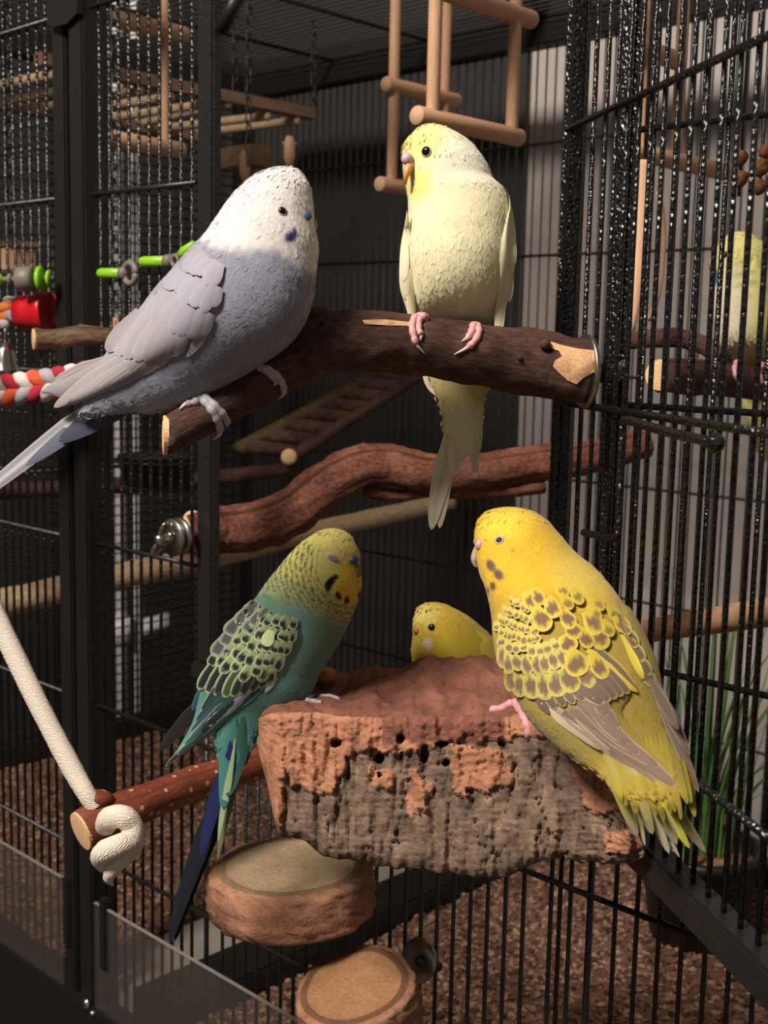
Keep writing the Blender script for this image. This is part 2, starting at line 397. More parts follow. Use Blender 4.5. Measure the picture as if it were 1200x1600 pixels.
# acrylic seed guards low on the front
GL, t, b = nt('clear_acrylic')
tr = N(t, 'ShaderNodeBsdfTransparent', Color=(.9, .88, .86, 1)); df = N(t, 'ShaderNodeBsdfDiffuse', Color=(*s(150, 140, 134), 1)); gs = N(t, 'ShaderNodeBsdfGlossy', Roughness=.08)
m1 = N(t, 'ShaderNodeMixShader'); m1.inputs[0].default_value = .10; t.links.new(tr.outputs[0], m1.inputs[1]); t.links.new(df.outputs[0], m1.inputs[2])
m2 = N(t, 'ShaderNodeMixShader'); m2.inputs[0].default_value = .06; t.links.new(m1.outputs[0], m2.inputs[1]); t.links.new(gs.outputs[0], m2.inputs[2])
t.links.new(m2.outputs[0], t.nodes['Material Output'].inputs[0])
GLE = plain('acrylic_edge', s(140, 132, 124), .4)
for x0, x1, zz in ((-1.26, -.8095, -.4215), (-.764, -.33, -.4265)):
    g = rail('seed_guard', (x0, YF - .009, ZF), (x1, YF - .007, H + zz), GL, cage, 0)
    ge = box('guard_edge', (x0, YF - .0092, H + zz), (x1, YF - .0068, H + zz + .0008), GLE, g)
for px, py in ((111, 1415), (168, 1435)):
    p = onY(px, py, YF - .006); rail('guard_clip', (p.x - .005, YF - .011, H - .475), (p.x + .004, YF - .004, H - .418), BLKF)
# litter trays: divider, pale tray wall, litter
rail('tray_divider', (-.742, YF + .012, ZF), (-.695, YB - .012, ZF + .022), BLKF)
TRAYM = plain('pale_grey_tray', s(150, 142, 135), .6, bump=.0002)
rail('tray_wall', (-.80, YF + .012, ZF - .02), (-.742, YB - .012, ZF + .020), TRAYM)
rail('tray_wall', (-.695, YF + .012, ZF - .02), (-.690, YB - .012, ZF + .021), BLKF)
rail('tray_floor', (XL, YF + .008, ZF - .05), (XR, YB - .012, ZF - .001), BLKF)
def litter(x0, x1, n, label):
    nx, ny = 90, 60; V = []; FA = []
    for j in range(ny + 1):
        for i in range(nx + 1):
            x = x0 + (x1 - x0) * i / nx; y = YF + .014 + (YB - YF - .03) * j / ny
            V.append((x, y, ZF + .007 + .004 * noise.fractal(Vector((x * 25, y * 25, 0)), 1, 2, 3)))
    FA = [(j * (nx + 1) + i, j * (nx + 1) + i + 1, (j + 1) * (nx + 1) + i + 1, (j + 1) * (nx + 1) + i) for j in range(ny) for i in range(nx)]
    nv = len(V); base = [(1, 0, 0), (-1, 0, 0), (0, 1, 0), (0, -1, 0), (0, 0, 1), (0, 0, -1)]
    fo = [(0, 2, 4), (2, 1, 4), (1, 3, 4), (3, 0, 4), (2, 0, 5), (1, 2, 5), (3, 1, 5), (0, 3, 5)]
    cs = [s(112, 84, 69)] * nv; pal = [s(150, 112, 92), s(98, 69, 55), s(130, 95, 78), s(168, 135, 110), s(72, 50, 40)]
    for q in range(n):
        x = random.uniform(x0, x1); y = random.uniform(YF + .014, YB - .02); z = ZF + .008 + .004 * noise.fractal(Vector((x * 25, y * 25, 0)), 1, 2, 3)
        c = Vector((x, y, z)); r = random.uniform(.0014, .0036); a = random.uniform(0, 6.28); R3 = Matrix.Rotation(a, 3, 'Z') @ Matrix.Rotation(random.uniform(-.6, .6), 3, 'X')
        sc = Vector((r * random.uniform(.8, 1.6), r, r * random.uniform(.5, .9))); k = len(V)
        V += [c + R3 @ Vector((b[0] * sc.x, b[1] * sc.y, b[2] * sc.z)) for b in base]; FA += [tuple(i + k for i in f) for f in fo]; cs += [pal[q % 5]] * 6
    return tag(mesh('wood_chip_litter', V, FA, LITM, smooth=False, cols=cs), label, 'litter', kind='stuff')
LITM = vcol('beech_chips', .9, .0006, 700, 0, .15)
litter(XL + .014, -.802, 9000, 'brown wood chip litter in the tray below the rope perches')
litter(-.688, -.10, 15000, 'brown wood chip litter below the cork platform')

# ------------------------------------------------------------------ branches and perches
def pxpath(pts, K=8):
    """(x, y, radius px, depth) -> world points and radii"""
    c = catmull(pts, K); return [at(p[0], p[1], p[3]) for p in c], [px2m(p[2], p[3]) for p in c]
def drape_poly(name, poly, bvh, off, mat, parent, step=4, cols=None, jag=0):
    P = [Vector((x + random.uniform(-jag, jag), y + random.uniform(-jag, jag))) for x, y in poly]; n = len(P)
    xs = [p.x for p in P]; ys = [p.y for p in P]; pts = list(P)
    def inside(x, y):
        c = False; j = n - 1
        for i in range(n):
            if (P[i].y > y) != (P[j].y > y) and x < (P[j].x - P[i].x) * (y - P[i].y) / (P[j].y - P[i].y) + P[i].x: c = not c
            j = i
        return c
    x = min(xs) + step / 2
    while x < max(xs):
        y = min(ys) + step / 2
        while y < max(ys):
            if inside(x, y): pts.append(Vector((x, y)))
            y += step
        x += step
    r = geometry.delaunay_2d_cdt(pts, [(i, (i + 1) % n) for i in range(n)], [], 1, 1e-4)
    V = []; 
    for p in r[0]:
        h = hit(bvh, p.x, p.y); d = h[2] if h else None; V.append([p.x, p.y, d])
    ds = [v[2] for v in V if v[2] is not None]; dm = sum(ds) / len(ds)
    W3 = [at(v[0], v[1], (v[2] if v[2] is not None else dm) - off) for v in V]
    return mesh(name, W3, r[2], mat, parent)
def cut_end(parent, c, nrm, rad, mat=PALEW, name='cut_end', ref=None, sq=1):
    V, FA = lathe_data([(rad * .99, -.0015), (rad, .0006), (rad * .7, .0009), (rad * .3, .001)], c, nrm, 26, ref)
    return mesh(name, V, FA, mat, parent, False)
def washer(parent, c, nrm, r, th, name='washer', hole=0):
    V, FA = lathe_data([(r * .3, -th / 2), (r * .97, -th / 2), (r, -th * .2), (r, th * .2), (r * .97, th / 2), (r * .3, th / 2)], c, nrm, 40); return mesh(name, V, FA, STEEL, parent)
def wingnut(parent, c, nrm, r):
    n = Vector(nrm).normalized(); u = n.orthogonal().normalized()
    w = mesh('wing_nut', *lathe_data([(r * .55, 0), (r * .55, r * .5), (r * .42, r * .9), (r * .3, r * 1.3)], c, n, 16), CHROME, parent)
    side = Vector((0, 0, 1)).cross(n).normalized() * .5 + Vector((0, 0, 1)) * .8
    for sg in (-1, 1):
        d = side.normalized() * sg
        V, FA = ell_data(Vector(c) + d * r * .95 + n * r * .8, (d * r * .75, n * r * .55, d.cross(n) * r * .2)); mesh('nut_wing', V, FA, CHROME, w)
    return w

# the main forked branch bolted to the open door
mb = thing('forked_branch', 'dark brown forked branch bolted to the door, two birds on it', 'branch', at(930, 640, .565), 'natural branches')
MP = [(912, 579, 49, .5568), (896, 577, 50, .5568), (850, 570, 51, .560), (760, 556, 48, .555), (670, 542, 47, .549), (600, 534, 49, .544), (545, 533, 49, .539), (505, 541, 47, .534), (468, 562, 42, .529), (425, 588, 36, .524), (370, 620, 32, .518), (315, 650, 31, .512), (262, 680, 28, .506)]
P_, R_ = pxpath(MP, 10)
br = tube('branch', P_, R_, BARK_D, mb, 40, nz=.10, nzs=70)
_T0 = (P_[0] - P_[4]).normalized(); _w0 = P_[0].copy()      # the bolted end is cut flush with the washer
for v in list(br.data.vertices)[:40 * 14]:
    w_ = v.co + ROOT[br]; q_ = (w_ - _w0).dot(DNM)
    if q_ < 0 or v.index < 40: v.co = w_ - _T0 * (q_ / _T0.dot(DNM)) - ROOT[br]
_T = (P_[-1] - P_[-3]).normalized(); _n = (-RT - FW * .22).normalized()      # the end is sawn off upright, not square to the branch
for v in list(br.data.vertices)[-40:]: w_ = v.co + ROOT[br]; v.co = w_ + _T * ((P_[-1] - w_).dot(_n) / _T.dot(_n)) - ROOT[br]
P2, R2 = pxpath([(560, 540, 36, .541), (525, 520, 34, .538), (498, 504, 25, .536), (478, 500, 18, .535), (466, 504, 8, .535)], 6)
kn = tube('branch_stub', P2, R2, BARK_D, mb, 28, nz=.14, nzs=90)
BR_BVH = bvh_of(br, kn)
cut_end(mb, P_[-1] + _n * .0012, _n, R_[-1] * 1.10)
wc = at(922, 581, .567)
washer(mb, at(914, 580, .5572), Vector((-.566, -.824, 0)), px2m(58, .558), .0022)
tube('bolt', [at(920, 581, .560), at(960, 584, .573)], px2m(16, .565), BLK, mb, 14)
tube('bolt_rod', [at(945, 578, .562), at(958, 575, .556), at(978, 567, .553)], .0016, CHROME, mb, 8)
drape_poly('bare_wood_patch', [(865, 572), (868, 563), (878, 556), (872, 549), (852, 540), (858, 533), (880, 540), (905, 545), (930, 548), (930, 582), (912, 590), (900, 600), (888, 594), (874, 583)], BR_BVH, .0006, BAREW, mb, 5, jag=1.2)
drape_poly('bare_wood_patch', [(566, 500), (600, 499), (640, 503), (640, 509), (600, 508), (570, 506)], BR_BVH, .0005, BAREW, mb, 4)
V, FA = ell_data(at(852, 538, .545), (RT * .0026, DN * .0026, FW * .003)); mesh('twig_knot', V, FA, BARK_D, mb)
for x, y, r in ((503, 508, 4), (812, 560, 4), (437, 596, 3)):
    h = hit(BR_BVH, x, y)
    if h: V, FA = ell_data(h[0], (RT * px2m(r, h[2]), DN * px2m(r, h[2]), h[1] * .0012)); mesh('twig_knot', V, FA, BARK_K, mb)

# second branch, inside the cage, its left end bolted to the front mesh
sb = thing('curved_branch', 'reddish curved branch bolted to the front mesh behind the birds', 'branch', at(320, 870, .86), 'natural branches')
SP = [(300, 836, 33, .862), (345, 828, 36, .877), (400, 822, 37, .880), (455, 800, 37, .884), (505, 760, 36, .888), (560, 730, 34, .892), (610, 727, 33, .896), (670, 740, 31, .90), (740, 738, 29, .91), (800, 730, 28, .92), (860, 722, 27, .93), (930, 712, 26, .94), (1010, 690, 24, .95)]
P_, R_ = pxpath(SP, 8); sbr = tube('branch', P_, R_, BARK_R, sb, 30, nz=.16, nzs=50, seed=3)
P2, R2 = pxpath([(700, 765, 14, .905), (760, 768, 12, .915), (850, 760, 10, .925)], 5); tube('branch_twig', P2, R2, BARK_R, sb, 12, nz=.2)
P2, R2 = pxpath([(570, 764, 12, .894), (620, 774, 9, .899), (690, 768, 7, .904)], 5); tube('branch_twig', P2, R2, BARK_R, sb, 10, nz=.2)
n2 = (P_[0] - P_[5]).normalized()
cut_end(sb, at(300, 811, .864), at(293, 800, .85) - at(300, 811, .864), px2m(14, .86))
tube('bolt', [at(281, 838, .812), P_[1]], .003, STEEL, sb, 10)
wA = at(281, 838, .812); wn = (Vector((0, -1, 0)) + n2 * .8).normalized()
washer(sb, wA, wn, px2m(30, .81), .003)
washer(sb, wA + wn * .006, wn, px2m(30, .81), .0025)
wingnut(sb, wA + wn * .008, wn, px2m(21, .81))

# pale peeled perch running the depth of the cage
pp = thing('peeled_perch', 'pale peeled wooden perch crossing behind the curved branch', 'perch', at(300, 905, .95), 'round perches')
P_, R_ = pxpath([(-60, 956, 23, 1.08), (60, 930, 22, 1.11), (180, 902, 21, 1.15), (320, 872, 19, 1.20), (450, 840, 17, 1.27), (560, 815, 15, 1.33), (640, 797, 14, 1.37), (705, 783, 13, 1.405)], 6)
tube('perch_rod', P_, R_, PEELW, pp, 20, nz=.07, nzs=40)

# perch seen through the open door on the right
rp = thing('peeled_perch', 'thick pale perch seen through the bars of the open door', 'perch', at(1100, 1000, .72), 'round perches')
_a, _b = at(930, 998, .80), onY(1320, 938, .506); P_ = [_a.lerp(_b, k / 16) for k in range(17)]; R_ = [.0070] * 17
tube('perch_rod', P_, R_, DOWEL, rp, 20, nz=.04)

# red hazel perch slung on a white rope, outside the front
hp = thing('rope_perch', 'red spotted hazel perch hanging from a knotted white rope', 'perch', at(190, 1330, .66))
P_, R_ = pxpath([(128, 1298, 31, .635), (150, 1287, 33, .64), (185, 1272, 32, .65), (240, 1248, 29, .665), (310, 1222, 27, .69), (400, 1194, 25, .72), (470, 1172, 24, .757)], 8)
hpo = tube('perch_rod', P_, R_, BARK_P, hp, 30, nz=.07, nzs=60)
HB = bvh_of(hpo)
cut_end(hp, P_[0] + (P_[0] - P_[2]).normalized() * .0004, P_[0] - P_[2], R_[0] * 1.0)
V, FA = ell_data(at(152, 1250, .642), (RT * px2m(27, .64), (-DN * .8 - FW * .2) * px2m(22, .64), FW * px2m(24, .64)), 20, 12); mesh('perch_boss', V, FA, BARK_P, hp)
ROPE, t, b = nt('white_cotton_rope'); b.inputs['Base Color'].default_value = (*s(232, 218, 202), 1); b.inputs['Roughness'].default_value = .95
v = coords(t, 'UV', (500, 500, 1)); wv = N(t, 'ShaderNodeTexWave', Scale=.8, Distortion=8.0); wv.bands_direction = 'DIAGONAL'; t.links.new(v, wv.inputs[0]); bumpn(t, b, wv.outputs[0], .6, .0005)
P_, R_ = pxpath([(-60, 840, 16, .66), (0, 975, 16, .655), (60, 1100, 16, .648), (110, 1196, 16, .642), (134, 1238, 15, .638), (150, 1262, 14, .638)], 8)
_top = catmull([Vector((-1.03, YF - .012, ZT - .004)), Vector((-.86, .40, H + .13)), P_[0], P_[4]], 8)[:-8]; P_ = [Vector(p) for p in _top[:-1]] + P_; R_ = [R_[0]] * (len(P_) - len(R_)) + R_; tube('rope', P_, R_, ROPE, hp, 14, nz=.05, nzs=300)
kn1 = [(165, 1290, 17, .625), (172, 1278, 18, .617), (192, 1276, 18, .613), (206, 1290, 18, .615), (204, 1312, 18, .613), (184, 1322, 18, .607), (165, 1330, 18, .607), (158, 1340, 17, .613), (170, 1349, 16, .62), (192, 1338, 17, .62), (210, 1316, 16, .626), (205, 1300, 14, .632)]
P_, R_ = pxpath(kn1, 6); tube('rope_knot', P_, R_, ROPE, hp, 14, nz=.05, nzs=300)
P_, R_ = pxpath([(205, 1318, 14, .615), (190, 1340, 15, .613), (176, 1358, 13, .613), (170, 1372, 9, .614), (177, 1384, 1, .615)], 6); tube('rope_tail', P_, R_, ROPE, hp, 12, nz=.12, nzs=300)

# ------------------------------------------------------------------ cork platform
ck = thing('cork_platform', 'rough cork bark block serving as platform in the door opening', 'cork block', at(700, 1340, .62))
def interp(x, pts): return float(np.interp(x, [p[0] for p in pts], [p[1] for p in pts]))
TOPE = [(404, 1122), (415, 1116), (440, 1116), (470, 1113), (500, 1114), (540, 1120), (600, 1121), (660, 1119), (720, 1117), (770, 1117), (820, 1122), (860, 1130), (900, 1160), (930, 1190), (960, 1230), (985, 1275), (1008, 1325)]
BOTE = [(404, 1180), (415, 1215), (428, 1280), (436, 1304), (470, 1312), (505, 1338), (540, 1345), (590, 1352), (640, 1358), (700, 1365), (760, 1372), (800, 1368), (830, 1352), (870, 1338), (905, 1350), (950, 1348), (985, 1352), (1008, 1338)]
ORB = [(404, 1300), (436, 1300), (440, 1195), (455, 1236), (513, 1241), (535, 1204), (545, 1176), (600, 1172), (657, 1178), (690, 1165), (725, 1150), (793, 1150), (830, 1150), (870, 1160), (892, 1190), (915, 1215), (960, 1260), (1008, 1290)]
def poly_in(x, y, P):
    c = False; j = len(P) - 1
    for i in range(len(P)):
        if (P[i][1] > y) != (P[j][1] > y) and x < (P[j][0] - P[i][0]) * (y - P[i][1]) / (P[j][1] - P[i][1]) + P[i][0]: c = not c
        j = i
    return c
ISL = [[(704, 1166), (760, 1168), (793, 1172), (792, 1230), (760, 1234), (722, 1238), (704, 1228)], [(643, 1205), (660, 1205), (676, 1240), (668, 1265), (645, 1280), (637, 1255)], [(578, 1192), (612, 1205), (613, 1236), (600, 1238), (578, 1215)], [(895, 1190), (965, 1240), (966, 1272), (930, 1270), (905, 1262)], [(945, 1300), (1000, 1290), (1005, 1330), (975, 1345), (950, 1330)], [(404, 1116), (436, 1116), (437, 1300), (428, 1300)]]
HOLES = [(525, 1161, 8, 6), (626, 1154, 5, 6), (593, 1185, 7, 8), (663, 1178, 6, 13), (697, 1192, 5, 5), (593, 1211, 3, 3), (782, 1163, 3, 3), (690, 1163, 9, 3)]
def fz(x, y, k, o=2): return noise.fractal(Vector((x * k, y * k, 1.7)), 1, 2, o)
nc = 190; nf = 84; ntp = 46; nb_ = 14
cols_ = []; V = []; DCK = .585
xs = np.linspace(404, 1008, nc)
FH = Vector((FW.x, FW.y, 0)).normalized()
for i, x in enumerate(xs):
    yt = interp(x, TOPE) + 2.2 * fz(x, 3, .09, 3); yb = interp(x, BOTE) + 5 * fz(x, 9, .05, 3)
    endf = min(1, (x - 404) / 30, (1008 - x) / 60); endf = math.sqrt(max(0, 1 - (1 - endf) ** 2)) if endf < 1 else 1
    df = interp(x, [(404, .600), (600, .570), (800, .536), (900, .512), (1008, .478)]) + .012 * (1 - endf) + .004 * math.sin(x * .012)
    dep = (interp(x, [(404, .070), (520, .085), (700, .092), (820, .080), (870, .060), (900, .044), (950, .024), (1008, .006)])) * (.5 + .5 * endf)
    ft = at(x, yt, df)
    loop = []
    for j in range(nf):                                   # front, bottom to top
        v = j / (nf - 1); y = yb + (yt - yb) * v
        xn = x + 13 * fz(x, y, .045, 3); yn = y + 13 * fz(x + 90, y, .045, 3)
        orange = (yn < interp(xn, ORB)) or any(poly_in(xn, yn, P) for P in ISL)
        ridge = noise.fractal(Vector((x * .045, y * .012, 5.1)), 1, 2, 4); fine = noise.noise(Vector((x * .02, y * .33, 2)))
        vr = noise.fractal(Vector((x * .055, y * .006, 7.7)), 1, 2, 3); dd = df + .0040 * ridge + .0035 * abs(vr) + .0007 * fz(x, y, .11, 3)
        if orange: dd -= .0028 + .0012 * fz(x + 7, y, .2, 2); rr = fz(x + 31, y, .035, 3); c = np.array(s(178, 125, 97)) * (1 + .3 * rr)
        else:
            dd += .0008 * fine
            t_ = .5 + .5 * noise.fractal(Vector((x * .05, y * .03, 8.3)), 1, 2, 3)
            c = np.array(s(78, 64, 55)) * (1 - t_) + np.array(s(152, 126, 106)) * t_; c = c * (1 + .25 * fine)
        if 596 < x < 790 and yt - 4 < y < yt + 42 + 10 * fz(x, 2, .06): c = np.array(s(132, 86, 72)) * (1 + .3 * fz(x, y, .09, 3))
        ck_ = abs(noise.fractal(Vector((x * .028 + 9, y * .005, 4.4)), 1, 2, 3))
        if ck_ < .03 and not orange: dd += .0040 * (1 - ck_ / .03)
        for hx, hy, ra, rb in HOLES:
            e = ((x - hx) / ra) ** 2 + ((y - hy) / rb) ** 2
            if e < 1.4: k = min(1, (1.4 - e) / .7); dd += .014 * k
        fy = min(1, v * 12, (1 - v) * 14 + .15); dd += .004 * (1 - fy) ** 2
        loop.append(at(x, y, dd)); cols_.append(np.clip(c, 0, 1))
    for j in range(1, ntp):                               # top, front to rear
        v = j / ntp; up = interp(x, [(404, .0), (520, .0), (700, .004), (800, .006), (1008, .0)]) * v
        p = ft + FH * (dep * v + .002) + Vector((0, 0, up - .001 + .0035 * noise.fractal(Vector((x * .02, v * 3, 3)), 1, 2, 3) - .006 * math.exp(-((v - .55) / .16) ** 2) * math.exp(-((x - 480) / 70) ** 2)))
        loop.append(p); q = fz(x, v * 200, .03, 4); cols_.append(np.clip(np.array(s(132, 86, 70)) * (1 + .35 * q), 0, 1))
    rb_ = loop[-1]; fb = loop[0]
    for j in range(1, nb_):
        v = j / nb_; p = rb_ + (fb - rb_) * v + Vector((0, 0, -1)) * .012 * math.sin(v * math.pi) + FH * .012 * math.sin(v * math.pi); 
        p = Vector((rb_.x + (fb.x - rb_.x) * v * v, rb_.y + (fb.y - rb_.y) * v * v, rb_.z + (fb.z - rb_.z) * min(1, v * 1.6)))
        lip = max(0, min(1, (x - 500) / 40, (830 - x) / 40)); bk = max(0, .496 - p.y) / FH.y * lip * max(0, math.sin(math.pi * min(1, v * 1.5))) ** .5
        if bk: p = p + FH * bk; p.z = max(p.z - .01, H - .2155) if v < .5 else p.z
        loop.append(p); cols_.append(np.array(s(120, 76, 56)))
    V += loop
L_ = nf + ntp - 1 + nb_ - 1
FA = []
for i in range(nc - 1):
    for j in range(L_):
        k = (j + 1) % L_; FA.append((i * L_ + j, i * L_ + k, (i + 1) * L_ + k, (i + 1) * L_ + j))
FA.append(tuple(range(L_))); FA.append(tuple((nc - 1) * L_ + j for j in range(L_ - 1, -1, -1)))
cko = mesh('cork_body', V, FA, CORKM, ck, cols=cols_); fixn(cko)
CK_BVH = bvh_of(cko)
# a loose cork crumb standing at the rear edge
V, FA = ell_data(at(508, 1056, .645), (RT * px2m(18, .64), FW * .006, Vector((0, 0, 1)) * px2m(14, .64)), 9, 6)
V = [v + Vector((1, 1, 1)) * .002 * noise.noise(v * 300) for v in V]; mesh('cork_flake', V, FA, PALEC if 'PALEC' in globals() else CORKM, ck, cols=[s(205, 140, 98)] * len(V))

def cork_slice(name, label, c, ax, r, th, facecol, rimcol, barkcol, ell=1.0, ref=None, ncol=64, irr=.05):
    """a round slice: cut face with a darker ring, rough cork rim"""
    root = thing(name, label, 'cork slice', Vector(c) - Vector(ax) * th, 'cork slices on the cage front')
    ax = Vector(ax).normalized(); u = (Vector(ref) - ax * Vector(ref).dot(ax)).normalized(); w = ax.cross(u)
    def ring(rr, h, nzamp, off=0):
        out = []
        for j in range(ncol):
            a = 2 * math.pi * j / ncol; wob = 1 + irr * noise.noise(Vector((math.cos(a) * 1.3, math.sin(a) * 1.3, 4.2 + off))) + nzamp * noise.fractal(Vector((math.cos(a) * 6, math.sin(a) * 6, h * 300)), 1, 2, 3)
            out.append(Vector(c) + ax * h + (u * math.cos(a) * ell + w * math.sin(a)) * rr * wob)
        return out
    V = []; cs = []; FA = []
    prof = [(.02, 0, facecol), (.2, 0, facecol), (.4, 0, facecol), (.6, 0, facecol), (.78, 0, facecol), (.80, .0003, rimcol), (.90, .0002, rimcol), (.92, -.0004, barkcol), (.97, -.001, barkcol)]
    for k in range(12): prof.append((1 + .04 * math.sin(k / 11 * math.pi), -th * (k + .6) / 12, barkcol))
    prof += [(.9, -th, barkcol), (.05, -th, barkcol)]
    for rr, h, col in prof:
        rg = ring(r * rr, h, .05 if rr > .93 else (.004 if rr < .8 else .012)); V += rg
        for p in rg:
            q = noise.fractal(p * (260 if col is barkcol else 120), 1, 2, 3); cs.append(np.clip(np.array(col) * (1 + (.4 if col is barkcol else .14) * q), 0, 1))
    for i in range(len(prof) - 1):
        for j in range(ncol):
            k = (j + 1) % ncol; FA.append((i * ncol + j, i * ncol + k, (i + 1) * ncol + k, (i + 1) * ncol + j))
    FA.append(tuple(range(ncol))); FA.append(tuple((len(prof) - 1) * ncol + j for j in range(ncol)))
    o = mesh('slice_body', V, FA, CORKM, root, cols=cs); fixn(o); return root, o
cA = at(452, 1352, .702)
r1, o1 = cork_slice('cork_slice', 'cork slice shelf with pale oval top under the big cork block', cA, Vector((-.04, -.02, 1)), px2m(126, .702), .027, s(168, 144, 114), s(132, 106, 82), s(170, 122, 96), 1.0, RT)
nB = (-FW * .36 + (-DN * .97 - RT * .22) * .93).normalized()
cB = at(552, 1540, .66)
r2, o2 = cork_slice('cork_slice', 'tilted cork slice with smooth brown oval face and metal washer', cB, nB, px2m(90, .66), .026, s(164, 120, 84), s(112, 80, 58), s(158, 116, 90), 1.05, RT)
washer(r2, at(655, 1500, .698), (Vector((0, -1, 0)) * .8 + nB * .3), px2m(34, .70), .0025)
tube('bolt', [at(655, 1502, .694), at(684, 1510, .710)], px2m(9, .70), BLK2, r2, 10)

# ------------------------------------------------------------------ the birds
def loft(rings, start, end, d0, K=9, S=84):
    """rings: (xa, ya, xb, yb, thickness ratio, depth offset); start/end: pole (x, y, depth offset)"""
    Rg = [list(r) + [0] * (6 - len(r)) for r in rings]
    C = catmull(Rg, K)
    def cap(pole, r, rev):
        out = []; c = np.array([(r[0] + r[2]) / 2, (r[1] + r[3]) / 2]); h = np.array([(r[2] - r[0]) / 2, (r[3] - r[1]) / 2]); po = np.array(pole[:2])
        for k in range(1, 9):
            q = (k / 9) ** 2; w = q ** .5; cc = po + (c - po) * q; hh = h * w; dz = pole[2] + (r[5] - pole[2]) * q if len(pole) > 2 else r[5]
            out.append([*(cc - hh), *(cc + hh), r[4], dz])
        return out[::-1] if rev else out
    allr = np.array(cap(start, C[0], False) + C.tolist() + cap(end, C[-1], True)); n = len(allr)
    th = np.arange(S) * 2 * np.pi / S; V = np.zeros((n, S, 3)); PX = np.zeros((n, S, 2))
    o = np.array(O); rt = np.array(RT); dn = np.array(DN); fw = np.array(FW)
    for i, r in enumerate(allr):
        d = d0 + r[5]
        A = o + d * (rt * (r[0] - CX) / F + dn * (r[1] - CY) / F + fw); B = o + d * (rt * (r[2] - CX) / F + dn * (r[3] - CY) / F + fw)
        c = (A + B) / 2; a = (B - A) / 2; b = fw * np.linalg.norm(a) * r[4]
        V[i] = c + np.cos(th)[:, None] * a + np.sin(th)[:, None] * b
    W3 = V - o; z = W3 @ fw; PX[..., 0] = CX + F * (W3 @ rt) / z; PX[..., 1] = CY + F * (W3 @ dn) / z
    def pole(p, r):
        d = d0 + (p[2] if len(p) > 2 else r[5]); return np.array(at(p[0], p[1], d))
    return V, PX, pole(start, allr[0]), pole(end, allr[-1])
def loft_mesh(name, L, mat, parent, colf):
    V, PX, p0, p1 = L; n, S, _ = V.shape
    vs = np.vstack([V.reshape(-1, 3), p0[None], p1[None]]); FA = []
    for i in range(n - 1):
        for j in range(S):
            k = (j + 1) % S; FA.append((i * S + j, i * S + k, (i + 1) * S + k, (i + 1) * S + j))
    for j in range(S):
        k = (j + 1) % S; FA.append((n * S, k, j)); FA.append((n * S + 1, (n - 1) * S + j, (n - 1) * S + k))
    q = np.vstack([PX.reshape(-1, 2), PX[0].mean(0)[None], PX[-1].mean(0)[None]])
    cols = colf(q[:, 0], q[:, 1]) if callable(colf) else np.tile(colf, (len(vs), 1))
    o = mesh(name, vs, FA, mat, parent, cols=np.clip(cols, 0, 1)); fixn(o); return o
